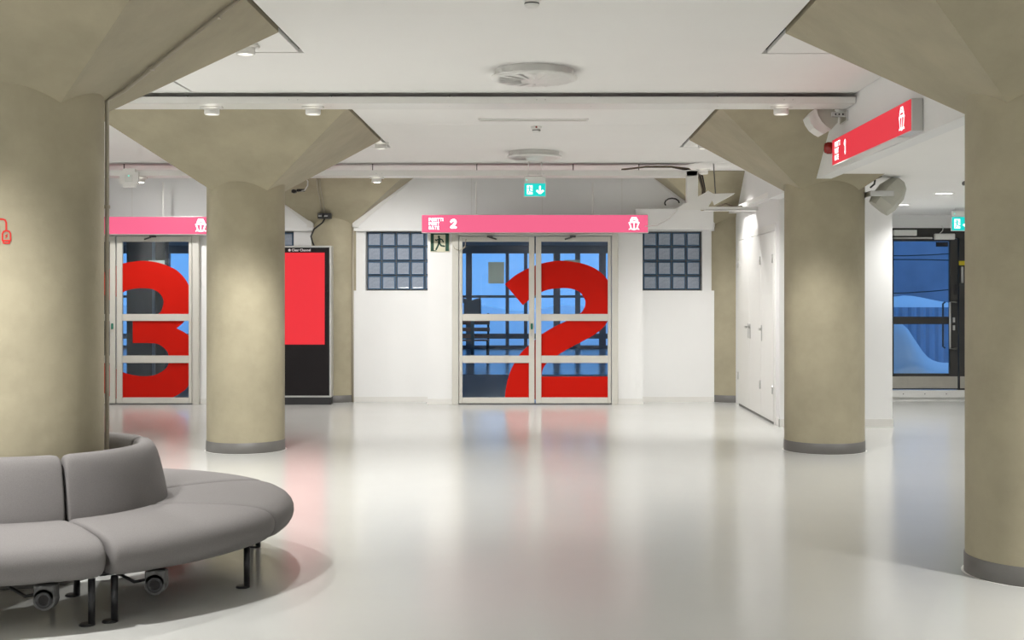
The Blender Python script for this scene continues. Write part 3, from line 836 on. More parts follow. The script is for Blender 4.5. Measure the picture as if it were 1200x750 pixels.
# ------------------------------------------------------------------ sofa round the near left column
def sofa():
    cx, cy, r, h = COLS['nl']
    t = thing('round_sofa', 'grey fabric round modular sofa wrapped around the near left column', 'sofa', (cx, cy, 0))
    a0, n = -54.0, 8
    step = 45.0
    seat = [(0.60, 0.215), (1.22, 0.205), (1.315, 0.215), (1.365, 0.245), (1.385, 0.295), (1.375, 0.345), (1.335, 0.380), (1.25, 0.400), (1.0, 0.405), (0.80, 0.398), (0.64, 0.385), (0.60, 0.36)]
    back = [(0.56, 0.30), (0.70, 0.30), (0.712, 0.36), (0.690, 0.48), (0.662, 0.60), (0.640, 0.665), (0.610, 0.693), (0.570, 0.695), (0.540, 0.675), (0.535, 0.60), (0.545, 0.45)]
    def sweep(prof, A, B, gap, pillow, steps=14):
        mb = MB()
        cr = sum(p[0] for p in prof) / len(prof); cz = sum(p[1] for p in prof) / len(prof)
        m = len(prof)
        vs = []
        ts = [0, 0.012, 0.04] + [0.04 + 0.92 * k / steps for k in range(1, steps)] + [0.96, 0.988, 1]
        for tt in ts:
            e = min(tt, 1 - tt)
            s = 1.0
            if e < 0.04:
                s = 1 - pillow * (1 - e / 0.04) ** 2
            ang = R(A + gap + (B - A - 2 * gap) * tt)
            for pr, pz in prof:
                rr = cr + (pr - cr) * (1 - (1 - s) * 0.35); z = cz + (pz - cz) * s
                vs.append((cx + rr * math.cos(ang), cy + rr * math.sin(ang), z))
        L = len(ts)
        fs = []
        for i in range(L - 1):
            for k in range(m):
                fs.append((i * m + k, i * m + (k + 1) % m, (i + 1) * m + (k + 1) % m, (i + 1) * m + k))
        mb.add(vs, fs, True)
        mb.add(vs[:m], [list(range(m))], True); mb.add(vs[-m:], [list(range(m))[::-1]], True)
        return mb
    for k in range(n):
        A = a0 + k * step; B = A + step
        s = build(sweep(seat, A + (0.35 if k % 2 == 0 else -0.1), B - (0.35 if k % 2 else -0.1), 0.0, 0.20 if k % 2 == 0 else 0.16), 'seat_cushion', 'fabric', t)
        md = s.modifiers.new('soft', 'SUBSURF'); md.levels = 1; md.render_levels = 1
        if k % 2 == 0:
            s = build(sweep(back, A, B + step, 0.35, 0.10, 26), 'backrest_cushion', 'fabric', t)
            md = s.modifiers.new('soft', 'SUBSURF'); md.levels = 1; md.render_levels = 1
        # frame rail under the seat
        arc = lambda rr, z: [(cx + rr * math.cos(R(A + 1.5 + (step - 3) * q / 10)), cy + rr * math.sin(R(A + 1.5 + (step - 3) * q / 10)), z) for q in range(11)]
        build(MB().tube(arc(1.12, 0.195), 0.014, 6), 'seat_rail', 'leg_metal', t)
        for ang, rr in (((A + 2.3, 1.27), (A + 39.4, 1.27), (A + 5, 0.66)) if k % 2 == 0 else ((B - 2.3, 1.27), (B - 5, 0.66))):
            lx, ly = cx + rr * math.cos(R(ang)), cy + rr * math.sin(R(ang))
            lg = build(MB().lathe([(0.016, 0.008), (0.0165, 0.21)], (lx, ly, 0), 12), 'leg', 'leg_metal', t)
            fx, fy = lx - 0.02, ly
            build(MB().lathe([(0.036, 0.0), (0.036, 0.006), (0.030, 0.010)], (fx, fy, 0.0), 16), 'foot_plate', 'leg_metal', lg)
    # power units under two modules: bracket plate with a round socket
    for ang in (-65.0, -43.3):
        rr = 1.30
        ux, uy = cx + rr * math.cos(R(ang)), cy + rr * math.sin(R(ang))
        mb = MB().bbox(ux - 0.047, ux + 0.047, uy - 0.03, uy + 0.03, 0.150, 0.215, 0.006)
        mb.lathe([(0.047, 0.03), (0.047, -0.03)], (ux, uy, 0.150), 24, axis='Y')
        pu = build(mb, 'power_unit', 'unit_grey', t, label='dark grey under-seat power unit')
        build(MB().lathe([(0.036, 0.030), (0.036, 0.036), (0.024, 0.036), (0.022, 0.031)], (ux, uy, 0.150), 20, axis='Y', cap=False), 'socket_ring', 'leg_metal', pu)
        build(MB().lathe([(0.022, 0.031), (0.0, 0.031)], (ux, uy, 0.150), 20, axis='Y', cap=False), 'socket', 'screen_black', pu)
        build(MB().tube([(ux - 0.05, uy + 0.05, 0.16), (ux - 0.14, uy + 0.12, 0.13), (ux - 0.26, uy + 0.2, 0.16), (ux - 0.36, uy + 0.3, 0.19)], 0.008, 6), 'lead', 'cable_black', pu)
    return t
sofa()

# ------------------------------------------------------------------ lit gate signs
def gate_sign(label, cx, w, y, z0, z1, num, icon_dx, rods):
    t = thing('gate_sign', label, 'sign', (cx, y + 0.06, z0), 'lit gate signs')
    build(MB().bbox(cx - w / 2, cx + w / 2, y, y + 0.12, z0, z1, 0.004), 'housing', 'alu', t)
    f = build(MB().box(cx - w / 2 + 0.008, cx + w / 2 - 0.008, y - 0.004, y - 0.0005, z0 + 0.008, z1 - 0.008), 'face_panel', 'pink_face', t, label='glowing pink face')
    hh = z1 - z0; zc = (z0 + z1) / 2
    for i, s in enumerate(('PORTTI', 'PORT', 'GATE')):
        prints(letters(s, 0.046, 0.0092, gap=0.0155), axes((cx - w / 2 + 0.10, y - 0.004, zc + 0.032 - i * 0.055)), 'lettering', 'lit_white', f)
    prints(letters(num, 0.128, 0.031), axes((cx - w / 2 + 0.385, y - 0.004, zc - 0.064)), 'numeral', 'lit_white', f)
    prints(ship_polys(0.175, icon_dx, zc), axes((cx, y - 0.004, 0)), 'ship_icon', 'lit_white', f)
    for x in rods:
        build(MB().tube([(x, y + 0.06, z1), (x, y + 0.06, 3.0)], 0.010, 8), 'hanger_rod', 'white_metal', t)
YS = 16.88
gate_sign('long pink lit sign reading PORTTI PORT GATE 2 over the middle door', -0.082, 3.035, YS, 2.312, 2.560, '2', 1.325, (-0.87, 0.695))
gate_sign('long pink lit sign with ship icon over the door of gate three', -5.835, 3.035, YS, 2.290, 2.535, '3', 1.288, (-5.07, -6.6))
def side_sign():
    x, y0, y1, z0, z1 = 2.47, 8.42, 10.70, 2.575, 2.795
    t = thing('gate_sign', 'red lit sign reading PORTTI PORT GATE 1 on the white bulkhead', 'sign', (x + 0.04, (y0 + y1) / 2, z0), 'lit gate signs')
    build(MB().bbox(x, XB, y0, y1, z0, z1, 0.004), 'housing', 'alu', t)
    f = build(MB().box(x - 0.004, x - 0.0005, y0 + 0.006, y1 - 0.006, z0 + 0.006, z1 - 0.006), 'face_panel', 'red_face', t, label='glowing red face')
    zc = (z0 + z1) / 2
    for i, s in enumerate(('PORTTI', 'PORT', 'GATE')):
        prints(letters(s, 0.046, 0.0092, gap=0.0155), axes((x - 0.004, y1 - 0.10, zc + 0.032 - i * 0.055), 'left'), 'lettering', 'lit_white', f)
    prints(letters('1', 0.128, 0.033), axes((x - 0.004, y1 - 0.42, zc - 0.064), 'left'), 'numeral', 'lit_white', f)
    prints(ship_polys(0.165, 0.0, zc), axes((x - 0.004, y0 + 0.21, 0), 'left'), 'ship_icon', 'lit_white', f)
    build(MB().box(x - 0.01, XB, y0 + 0.3, y1, z0 - 0.006, z0), 'drip_rail', 'trim_paint', t)
side_sign()

# ------------------------------------------------------------------ exit signs
def exit_sign(label, cx, y, z0, w, h, arrow):
    t = thing('exit_sign', label, 'exit sign', (cx, y + 0.02, z0), 'lit green exit signs')
    build(MB().bbox(cx - w / 2 + 0.004, cx + w / 2 - 0.004, y - 0.01, y + 0.045, z0 + h, z0 + h + 0.075, 0.006), 'battery_box', 'white_metal', t)
    build(MB().bbox(cx - w / 2 - 0.006, cx + w / 2 + 0.006, y + 0.002, y + 0.03, z0 - 0.006, z0 + h, 0.004), 'frame', 'white_metal', t)
    f = build(MB().box(cx - w / 2 + 0.003, cx + w / 2 - 0.003, y - 0.003, y + 0.001, z0 + 0.003, z0 + h - 0.008), 'face_panel', 'teal_face', t)
    zc = z0 + h / 2 - 0.003
    dw = h * 0.42
    dx = cx - w * 0.24 if arrow else cx
    rect = [(-dw / 2, -h * 0.34), (dw / 2, -h * 0.34), (dw / 2, h * 0.34), (-dw / 2, h * 0.34)]
    prints([[Vector(p) for p in rect]], axes((dx, y - 0.003, zc)), 'doorway_icon', 'lit_white', f, h=0.001)
    prints(man_polys(h * 0.62, 0, 0), axes((dx, y - 0.003, zc)), 'running_man', 'teal_face', f, h=0.002)
    if arrow:
        s = h * 0.30
        pl = stroke([(0, s), (0, -s * 0.7)], s * 0.42, joints=False) + stroke([(-s * 0.85, -0.1 * s), (0, -s * 0.9), (s * 0.85, -0.1 * s)], s * 0.5, joints=False)
        prints(pl, axes((cx + w * 0.24, y - 0.003, zc)), 'arrow', 'lit_white', f, h=0.001)
    build(MB().lathe([(0.006, 0), (0.004, 0.004)], (cx - w * 0.38, y - 0.01, z0 + h + 0.035), 8, axis='Y'), 'status_led', 'led', t)
    for x in (cx - w * 0.3, cx + w * 0.3):
        build(MB().tube([(x, y + 0.018, z0 + h + 0.07), (x, y + 0.018, CEIL if arrow else LOWC)], 0.006, 6), 'hanger_rod', 'white_metal', t)
exit_sign('lit teal exit sign with running man and down arrow above gate two', -0.075, 15.45, 2.690, 0.262, 0.165, True)
exit_sign('lit teal exit sign at the black exit door, half hidden by the right column', 5.40, 16.2, 2.31, 0.26, 0.18, True)
# photoluminescent running man board on the pier
t = thing('escape_route_board', 'square dark green and cream running man board left of gate two', 'sign', (-1.37, YD + 0.05, 2.07))
bx0, bz0, bs = -1.505, 2.068, 0.262
build(MB().bbox(bx0, bx0 + bs, YD + 0.046, YD + 0.059, bz0, bz0 + bs, 0.003), 'board', 'cream', t)
M = axes((bx0, YD + 0.046, bz0))
prints([[Vector(p) for p in q] for q in ([(0.008, 0.012), (0.05, 0.012), (0.05, 0.25), (0.008, 0.25)], [(0.208, 0.012), (0.254, 0.012), (0.254, 0.25), (0.208, 0.25)], [(0.008, 0.236), (0.254, 0.236), (0.254, 0.25), (0.008, 0.25)], [(0.008, 0.010), (0.10, 0.010), (0.07, 0.022), (0.008, 0.022)])], M, 'green_border', 'dark_green', t)
prints(man_polys(0.20, 0.125, 0.125), M, 'running_man', 'dark_green', t, h=0.002)

# ------------------------------------------------------------------ screen totem
def totem():
    x0, x1, y0, y1 = -3.685, -2.835, 17.04, 17.25
    t = thing('screen_totem', 'tall black advertising totem with a red lit screen', 'screen', ((x0 + x1) / 2, (y0 + y1) / 2, 0))
    build(MB().bbox(x0 + 0.01, x1 - 0.005, y0 + 0.03, y1, 0.0, 0.10, 0.004), 'plinth', 'black_metal', t)
    fr = MB().bbox(x0, x1, y0 + 0.012, y1, 0.10, 2.15, 0.008)
    build(fr, 'casing', 'alu', t)
    g = build(MB().box(x0 + 0.022, x1 - 0.022, y0 + 0.006, y0 + 0.0115, 0.125, 2.125), 'glass_front', 'screen_black', t)
    build(MB().box(x0 + 0.085, x1 - 0.085, y0 + 0.002, y0 + 0.0055, 0.815, 2.055), 'screen', 'screen_red', g, label='glowing red screen')
    lx = x0 + 0.27
    text('Clear Channel', 0.044, axes((lx + 0.05, y0 + 0.006, 2.075)), 'lettering', 'print_white', g, bold=0.0008)
    lg = [disc2((lx + 0.02, 2.088), 0.017)]
    prints(lg, axes((0, y0 + 0.006, 0)), 'logo_mark', 'print_white', g)
totem()

# ------------------------------------------------------------------ fittings on the far left capital
t = thing('junction_boxes', 'two black junction boxes with a black lead on the engaged left column', 'junction box', (-2.97, 17.3, 2.52))
for x in (-3.045, -2.965):
    build(MB().bbox(x, x + 0.072 + (0.03 if x > -3 else 0), 17.20, 17.32, 2.525, 2.60, 0.006), 'box_body', 'black_metal', t)
    build(MB().box(x + 0.015, x + 0.06, 17.196, 17.20, 2.555, 2.565), 'box_label', 'alu', t)
build(MB().tube([(-2.955, 17.26, 2.53), (-2.98, 17.22, 2.47), (-3.08, 17.15, 2.38), (-3.12, 17.13, 2.28), (-3.10, 17.13, 2.20), (-3.08, 17.14, 2.15)], 0.011, 8), 'power_lead', 'cable_black', t)
for dx in (0.0, 0.036):
    build(MB().tube([(-2.985 + dx, 17.24, 2.60), (-2.975 + dx, 16.80, 2.935), (-2.965 + dx, 16.70, 3.02)], 0.008, 6), 'conduit', 'conduit', t)
t = thing('small_camera', 'small black camera on a curled white lead under the left capital', 'camera', (-3.22, 16.86, 2.87))
build(MB().lathe([(0.022, 0.0), (0.026, 0.01), (0.026, 0.10), (0.02, 0.11)], (-3.27, 16.78, 2.855), 12, axis='Y'), 'camera_body', 'black_metal', t)
build(MB().bbox(-3.24, -3.13, 16.74, 16.775, 2.855, 2.89, 0.006).bbox(-3.30, -3.24, 16.69, 16.76, 2.835, 2.875, 0.006), 'camera_head', 'black_metal', t)
build(MB().tube([(-3.20, 16.76, 2.86), (-3.13, 16.72, 2.87), (-3.09, 16.72, 2.93), (-3.09, 16.74, 2.99), (-3.12, 16.73, 3.03)], 0.008, 6), 'white_lead', 'cable_white', t)
# pipe at the wall corner
build(MB().tube([(-2.605, YW - 0.02, 0.0), (-2.605, YW - 0.02, 2.45)], 0.013, 8), 'wall_pipe', 'conduit', label='thin painted pipe up the corner right of the screen totem', cat='pipe')
# cord loop beside the gate two frame
build(MB().tube([(-1.20, YD + 0.02, 2.31), (-1.205, YD + 0.0, 2.20), (-1.17, YD - 0.01, 2.11), (-1.10, YD - 0.02, 2.08), (-1.03, YD - 0.02, 2.13), (-1.015, YD - 0.015, 2.24)], 0.006, 6), 'cable_loop', 'conduit', label='grey cable loop at the top left corner of door two', cat='cable')

# ------------------------------------------------------------------ ceiling fittings
def diffuser(label, x, y):
    t = thing('air_diffuser', label, 'air diffuser', (x, y, CEIL - 0.085), 'round ceiling diffusers')
    r = 0.315
    build(MB().lathe([(r - 0.03, 0), (r - 0.03, -0.045)], (x, y, CEIL), 48, cap=False), 'collar', 'white_metal', t)
    d = build(MB().lathe([(r, -0.050), (r, -0.062), (r - 0.02, -0.070), (0.10, -0.078), (0.0, -0.078)], (x, y, CEIL), 48, cap=False), 'face_disc', 'white_metal', t)
    build(MB().lathe([(r - 0.035, -0.046), (r - 0.01, -0.05)], (x, y, CEIL), 48, cap=False), 'slot_ring', 'base_strip', t)
    for k in range(16):
        a = 2 * PI * k / 16
        c, s = math.cos(a), math.sin(a)
        vs = [(x + c * 0.10 - s * 0.008, y + s * 0.10 + c * 0.008, CEIL - 0.083), (x + c * 0.10 + s * 0.008, y + s * 0.10 - c * 0.008, CEIL - 0.079),
              (x + c * 0.27 + s * 0.02, y + s * 0.27 - c * 0.02, CEIL - 0.073), (x + c * 0.27 - s * 0.02, y + s * 0.27 + c * 0.02, CEIL - 0.079)]
        build(MB().add(vs, [(0, 1, 2, 3)]), 'swirl_vane', 'white_metal', d)
    for k in range(60):
        a = 2 * PI * k / 60
        if k % 2 == 0:
            c, s = math.cos(a), math.sin(a)
            build(MB().box(x + c * (r - 0.006) - 0.005, x + c * (r - 0.006) + 0.005, y + s * (r - 0.006) - 0.005, y + s * (r - 0.006) + 0.005, CEIL - 0.053, CEIL - 0.045), 'rim_tooth', 'white_metal', t, fixn=False)
diffuser('larger looking round white air diffuser before the long tray', -0.05, 9.2)
diffuser('round white air diffuser farther back, near the gate tray', -0.08, 14.45)
t = thing('slot_diffuser', 'slim recessed rectangular slot diffuser in the ceiling', 'air diffuser', (-0.07, 11.75, CEIL - 0.012))
build(MB().bbox(-0.58, 0.44, 11.69, 11.705, CEIL - 0.012, CEIL, 0.002).bbox(-0.58, 0.44, 11.80, 11.815, CEIL - 0.012, CEIL, 0.002).bbox(-0.58, -0.565, 11.705, 11.80, CEIL - 0.012, CEIL, 0.002).bbox(0.425, 0.44, 11.705, 11.80, CEIL - 0.012, CEIL, 0.002), 'frame', 'white_metal', t)
build(MB().box(-0.565, 0.425, 11.705, 11.80, CEIL - 0.004, CEIL), 'slot', 'door_paint', t)
def detector(label, x, y, led=True):
    t = thing('smoke_detector', label, 'smoke detector', (x, y, CEIL - 0.06), 'ceiling smoke detectors')
    build(MB().lathe([(0.052, 0), (0.052, -0.018), (0.045, -0.022)], (x, y, CEIL), 20), 'base', 'white_metal', t)
    build(MB().lathe([(0.040, -0.022), (0.040, -0.050), (0.030, -0.058), (0.0, -0.058)], (x, y, CEIL), 20, cap=False), 'head', 'white_metal', t)
    build(MB().lathe([(0.0412, -0.034), (0.0412, -0.042)], (x, y, CEIL), 20, cap=False), 'vent_band', 'unit_grey', t)
    if led:
        build(MB().lathe([(0.010, 0.0), (0.008, 0.01), (0.0, 0.014)], (x, y - 0.05, CEIL - 0.012), 10, axis='Y'), 'indicator', 'red_dome', t)
detector('small white smoke detector with red indicator behind the slot diffuser', -0.045, 12.25)
detector('small white smoke detector cut by the top edge of the picture', -0.05, 6.93, False)
# access point on the gate tray
t = thing('access_point', 'square white wireless access point on the tray above gate three', 'access point', (-5.06, 15.5, 2.82))
ax, az, s = -5.075, 2.925, 0.115
bm = bmesh.new(); bmesh.ops.create_cube(bm, size=1)
for v in bm.verts: v.co = Vector((ax + v.co.x * 2 * s, 15.575 + v.co.y * 0.045, az + v.co.z * 2 * s))
bmesh.ops.bevel(bm, geom=[e for e in bm.edges if abs((e.verts[0].co - e.verts[1].co).y) > 0.01], offset=0.04, segments=4, affect='EDGES')
build(MB().addbm(bm), 'casing', 'white_metal', t)
build(MB().bbox(ax - 0.045, ax + 0.045, 15.543, 15.553, az - 0.05, az + 0.04, 0.004), 'cover', 'speaker_white', t)
build(MB().lathe([(0.008, 0), (0.005, 0.004)], (ax, 15.543, az + 0.025), 8, axis='Y'), 'status_led', 'led', t)

# ------------------------------------------------------------------ loudspeakers and beacon
def speaker_a():
    # wedge cabinet with curved grille, hung on the bulkhead under the long tray
    t = thing('loudspeaker', 'white wedge loudspeaker bracketed to the bulkhead under the long tray end', 'loudspeaker', (2.44, 10.75, 2.84), 'wall loudspeakers')
    q = lambda l: [(2.44 + (x - 979) / 139.6, 2.985 - (y - 130) / 139.6) for x, y in l]
    back_arc = [(958.5, 123.5), (960.5, 131), (964.5, 138), (970, 143.5), (976, 147.5)]
    body = back_arc + [(984, 139), (985, 128), (978, 123.5)]
    build(MB().prism(q(body), 0.16, axes((0, 10.70, 0))), 'cabinet', 'speaker_grey', t)
    face = [(949, 132), (951.5, 139), (956, 145.5), (962, 150), (967, 152.5)]
    build(MB().prism(q([(957.5, 123)] + face + back_arc[::-1]), 0.22, axes((0, 10.73, 0))), 'grille', 'speaker_white', t)
    build(MB().bbox(2.42, 2.55, 10.50, 10.53, 2.965, 3.005, 0.003).bbox(2.535, 2.55, 10.48, 10.72, 2.93, 3.02, 0.003), 'bracket', 'alu', t)
    for k in range(3):
        build(MB().lathe([(0.008, 0), (0.006, 0.003)], (2.45 + k * 0.03, 10.50, 2.985), 8, axis='Y'), 'bolt', 'unit_grey', t)
speaker_a()
def speaker_b():
    cx, cy, r, h = COLS['mr']
    x0, y0, z0 = 3.30, 11.95, 2.435
    t = thing('loudspeaker', 'cream faceted loudspeaker on an arm beside the right middle column', 'loudspeaker', (3.30, 11.95, 2.3), 'wall loudspeakers')
    M = Matrix.Translation((x0, y0, z0)) @ Matrix.Rotation(R(-24), 4, 'Y')
    sec = [(-0.17, 0.135, 0.07), (-0.10, 0.16, 0.13), (0.03, 0.16, 0.14), (0.13, 0.11, 0.10), (0.16, 0.06, 0.06)]   # z, half x, half y
    oc = lambda hx, hy: [(hx, hy * .4), (hx * .6, hy), (-hx * .6, hy), (-hx, hy * .4), (-hx, -hy * .4), (-hx * .6, -hy), (hx * .6, -hy), (hx, -hy * .4)]
    # cabinet axis tipped towards the hall
    M2 = M @ Matrix.Rotation(R(62), 4, 'Y')
    vs = []
    for z, hx, hy in sec:
        vs += [M2 @ Vector((p[0], p[1], z)) for p in oc(hx * 0.78, hy)]
    fs = [(i * 8 + k, i * 8 + (k + 1) % 8, (i + 1) * 8 + (k + 1) % 8, (i + 1) * 8 + k) for i in range(len(sec) - 1) for k in range(8)]
    fs += [list(range(8))[::-1], list(range((len(sec) - 1) * 8, len(sec) * 8))]
    build(MB().add(vs, fs), 'cabinet', 'speaker_grey', t)
    vs = [M2 @ Vector((p[0], p[1], 0.163)) for p in oc(0.042, 0.055)]
    build(MB().add(vs, [list(range(8))]), 'back_plate', 'alu', t)
    build(MB().bbox(3.08, 3.29, y0 - 0.185, y0 - 0.165, 2.405, 2.455, 0.004).bbox(3.07, 3.09, y0 - 0.185, y0 + 0.06, 2.405, 2.455, 0.004), 'arm', 'alu', t)
    build(MB().lathe([(0.03, 0), (0.03, 0.02)], (3.28, y0 - 0.16, 2.43), 14, axis='Y'), 'pivot', 'speaker_grey', t)
    build(MB().tube([(3.09, y0 - 0.1, 2.49), (3.12, y0 - 0.13, 2.52), (3.13, y0 - 0.12, 2.57), (3.20, y0 - 0.08, 2.60)], 0.009, 6), 'lead', 'cable_black', t)
speaker_b()
t = thing('alarm_beacon', 'red dome alarm beacon at the left end of the gate one sign', 'beacon', (2.53, 10.98, 2.68))
build(MB().lathe([(0.062, 0), (0.062, 0.02), (0.055, 0.025)], (XB, 10.98, 2.76), 20, axis='X'), 'base', 'speaker_white', t)
build(MB().lathe([(0.052, 0.025), (0.052, 0.06), (0.040, 0.085), (0.0, 0.092)], (XB, 10.98, 2.76), 20, axis='X', cap=False), 'dome', 'red_dome', t)
t = thing('ceiling_projector', 'small grey device under the low ceiling beside the near right column', 'device', (4.05, 12.0, LOWC - 0.1))
build(MB().bbox(4.03, 4.42, 11.9, 12.1, LOWC - 0.07, LOWC - 0.03, 0.01), 'body', 'unit_grey', t)
build(MB().bbox(4.06, 4.40, 11.92, 12.08, LOWC - 0.10, LOWC - 0.07, 0.01), 'lower_shell', 'alu', t)
build(MB().tube([(4.3, 12.0, LOWC - 0.03), (4.3, 12.0, LOWC)], 0.02, 8), 'mount', 'alu', t)

# ------------------------------------------------------------------ gallery beyond the gate doors
VX0, VX1, VY0, VY1 = -12.0, 2.9, 17.74, 35.0
build(MB().box(VX0, VX1, VY0, VY1 + 0.2, -0.12, 0.0), 'floor_gallery', 'vest_floor', label='blue lit gallery floor beyond the gate doors', cat='floor', kind='structure')
build(MB().box(VX0, VX1, 18.2, 23.4, 0.0, 0.012), 'entrance_mat', 'vest_mat', label='slate blue carpet mat just behind the gate doors', cat='mat')
build(MB().box(VX0, VX1, VY0, VY1 + 0.3, 2.85, 2.95), 'ceiling_gallery', 'vest_ceiling', label='dark ceiling of the gallery beyond the doors', cat='ceiling', kind='structure')
for n_, xx, lab_ in ((6, VX0 - 0.1, 'left'), (7, VX1, 'right')):  # unseen sides, glazing added to bring blue dusk light into the gallery
    sg = MB().box(xx, xx + 0.1, 18.0, VY1, 0, 0.09).box(xx, xx + 0.1, 18.0, VY1, 2.6, 2.85).box(xx, xx + 0.08, 18.0, VY1, 1.39, 1.46)
    sgo = build(sg, f'window_{n_}', 'mullion', label=f'glazed {lab_} side of the gallery, out of view, added to let dusk light in', cat='window', kind='structure')
    for k_ in range(10):
        yy = 18.0 + k_ * 1.88
        build(MB().box(xx, xx + 0.1, yy, yy + 0.08, 0.09, 2.6), 'mullion', 'mullion', sgo)
    build(MB().box(xx + 0.045, xx + 0.055, 18.0, VY1, 0.09, 2.6), 'pane', 'pane_glass', sgo)
gx = lambda p: (p - 634) * VY1 / 1480
gz = lambda p: CAMZ + (346 - p) * VY1 / 1480
wn = WN[0] + 1
gw = MB().box(VX0, VX1, VY1, VY1 + 0.12, gz(297), 2.85).box(VX0, VX1, VY1, VY1 + 0.1, 0.0, 0.09).box(VX0, VX1, VY1, VY1 + 0.1, gz(397), gz(391)).box(VX0, VX1, VY1, VY1 + 0.08, gz(349), gz(346))
gwo = build(gw, f'window_{wn}', 'mullion', label='dark framed window wall of the gallery against blue dusk', cat='window', kind='structure')
for p, w in ((505, 5), (549.5, 7), (594.5, 4), (616, 4), (652.5, 8), (677, 6), (706, 8), (748, 6), (460, 6), (415, 6), (370, 6), (325, 6), (280, 6), (235, 6), (196, 6), (160, 5)):
    build(MB().box(gx(p - w / 2), gx(p + w / 2), VY1 - 0.03, VY1 + 0.1, 0.09, gz(297)), 'mullion', 'mullion', gwo)
build(MB().box(VX0, VX1, VY1 + 0.03, VY1 + 0.04, 0.09, gz(297)), 'pane', 'pane_glass', gwo)
# dark panelled partitions behind gate three
build(MB().bbox(-7.95, -6.99, 20.9, 21.1, 0, 2.85, 0.01).box(-7.6, -7.55, 20.88, 20.9, 0, 2.85), 'partition', 'vest_dark', label='dark partition behind the left leaf of gate three', cat='partition')
p2 = build(MB().bbox(-6.86, -6.22, 20.9, 21.1, 0, 2.85, 0.01), 'partition', 'vest_dark', label='dark partition behind the right leaf of gate three', cat='partition')
build(MB().box(-6.43, -6.38, 20.87, 20.9, 0, 2.85), 'batten', 'mullion', p2)
# bench and stand seen through door two
def bench(label, x0, x1, y):
    t = thing('slatted_bench', label, 'bench', ((x0 + x1) / 2, y, 0))
    for z in (0.46, 0.62, 0.78, 0.94):
        build(MB().bbox(x0, x1, y + 0.30, y + 0.33, z, z + 0.09, 0.004), 'slat', 'bench_wood', t)
    for k in range(3):
        build(MB().bbox(x0, x1, y - 0.1 + k * 0.13, y + 0.0 + k * 0.13, 0.40, 0.43, 0.004), 'slat', 'bench_wood', t)
    for x in (x0 + 0.05, x1 - 0.04):
        build(MB().box(x - 0.025, x + 0.025, y + 0.33, y + 0.36, 0, 1.05).box(x - 0.025, x + 0.025, y - 0.12, y - 0.08, 0, 0.42).box(x - 0.025, x + 0.025, y - 0.12, y + 0.36, 0.37, 0.40), 'end_frame', 'black_metal', t)
bench('reddish slatted bench seen through the left leaf of gate two', -2.25, -1.22, 29.8)
t = thing('leaflet_stand', 'grey green stand with an open flap behind gate two', 'stand', (-1.6, 29.2, 0))
build(MB().bbox(-1.80, -1.40, 29.4, 29.6, 0.9, 1.36, 0.01).box(-1.64, -1.56, 29.46, 29.54, 0, 0.9).bbox(-1.78, -1.42, 29.35, 29.65, 0, 0.03, 0.005), 'post_and_box', 'stand_green', t)
build(MB().add([(-1.82, 29.38, 1.42), (-1.62, 29.38, 1.36), (-1.40, 29.38, 1.43), (-1.40, 29.42, 1.3), (-1.82, 29.42, 1.3)], [(0, 1, 2, 3, 4)]), 'open_flap', 'stand_green', t)
# paper sheets taped on the glass
for lab, x0, x1, z0, z1 in (('pale paper sheet taped to the left leaf of door two', C2 - 0.635, C2 - 0.42, 1.64, 1.93),
                            ('paper sheet on the right leaf of door two, mostly behind the numeral', C2 + 0.39, C2 + 0.61, 1.68, 1.96),
                            ('paper sheet on the right leaf of door three, mostly behind the numeral', C3 + 0.43, C3 + 0.65, 1.67, 1.955)):
    build(MB().box(x0, x1, YD + 0.037, YD + 0.038, z0, z1), 'paper_sheet', 'paper', label=lab, cat='paper')

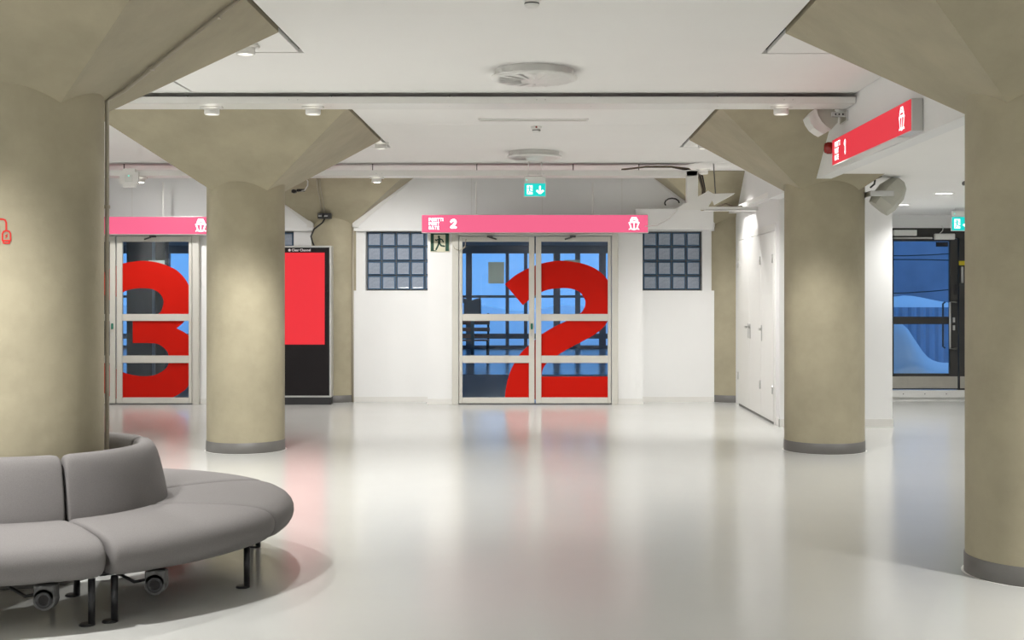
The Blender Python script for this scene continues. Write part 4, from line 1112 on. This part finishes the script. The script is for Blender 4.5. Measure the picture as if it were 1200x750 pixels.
# ------------------------------------------------------------------ outdoors: snow, fence, building
def snow_field():
    bm = bmesh.new()
    bmesh.ops.create_grid(bm, x_segments=60, y_segments=60, size=0.5)
    for v in bm.verts:
        x = -30 + (v.co.x + .5) * 60; y = 18.0 + (v.co.y + .5) * 50
        z = -0.14 + 0.05 * math.sin(x * 0.9) * math.cos(y * 0.7)
        if y > 36: z += min(1.0, (y - 36) * 0.12) * (0.9 + 0.2 * math.sin(x * 1.3))
        v.co = Vector((x, y, z))
    return MB().addbm(bm, smooth=True)
build(snow_field(), 'ground_snow', 'snow', label='snow covered ground outside the windows', cat='snow', kind='structure')
def snow_patch(name, label, x0, x1, y0, y1, fn, nx=40, ny=24):
    """solid heightfield of snow with a skirt down to the ground"""
    mb = MB(); vs = []; fs = []
    for j in range(ny + 1):
        for i in range(nx + 1):
            x = x0 + (x1 - x0) * i / nx; y = y0 + (y1 - y0) * j / ny
            edge = min(i / 3, (nx - i) / 3, j / 3, (ny - j) / 3, 1.0)
            vs.append((x, y, -0.2 + (fn(x, y) + 0.2) * edge))
    for j in range(ny):
        for i in range(nx):
            k = j * (nx + 1) + i
            fs.append((k, k + 1, k + nx + 2, k + nx + 1))
    mb.add(vs, fs, True)
    build(mb, name, 'snow', label=label, cat='snow heap')
gs = lambda d, w: math.exp(-d * d / (2 * w * w))
snow_patch('snow_heap', 'tall rounded snow heap just outside the exit door', 4.0, 8.0, 18.3, 20.4,
           lambda x, y: gs(y - 19.4, 0.6) * (0.40 + 0.62 * gs(x - 5.48, 0.22) + 0.10 * gs(x - 5.95, 0.25) + 0.05 * math.sin(x * 5)) )
snow_patch('snow_drift', 'long snow drift showing above the corrugated fence', 3.6, 10.0, 21.2, 24.0,
           lambda x, y: gs(y - 22.6, 0.7) * (1.34 + 0.12 * gs(x - 6.45, 0.35) + 0.03 * math.sin(x * 3)) )
for k, (z0, z1) in enumerate(((2.55, 2.45), (2.05, 2.1), (1.72, 1.8))):
    pts = [(3.6 + 6 * i / 12, 24.6, z0 + (z1 - z0) * i / 12 - 0.25 * math.sin(PI * i / 12) * (1 if k != 1 else -0.4)) for i in range(13)]
    build(MB().tube(pts, 0.012, 6), 'overhead_wire', 'cable_black', label=('upper', 'middle', 'lower')[k] + ' dark wire crossing the exit door view', cat='wire', group='wires outside the exit door')
fe = thing('corrugated_fence', 'blue grey corrugated fence beyond the exit door snow', 'fence', (6.3, 21.0, -0.1))
for k in range(24):
    x = 4.6 + k * 0.15
    build(MB().prism([(0, 0), (0.05, 0.03), (0.10, 0.03), (0.15, 0)], 1.43, Matrix(((1,0,0,x),(0,-1,0,21.0),(0,0,1,-0.15),(0,0,0,1)))), 'rib_panel', 'fence_blue', fe)
build(MB().box(3.5, 14, 26.0, 26.4, -0.2, 9.0), 'far_building', 'far_wall', label='dim blue building wall beyond the exit door', cat='building')
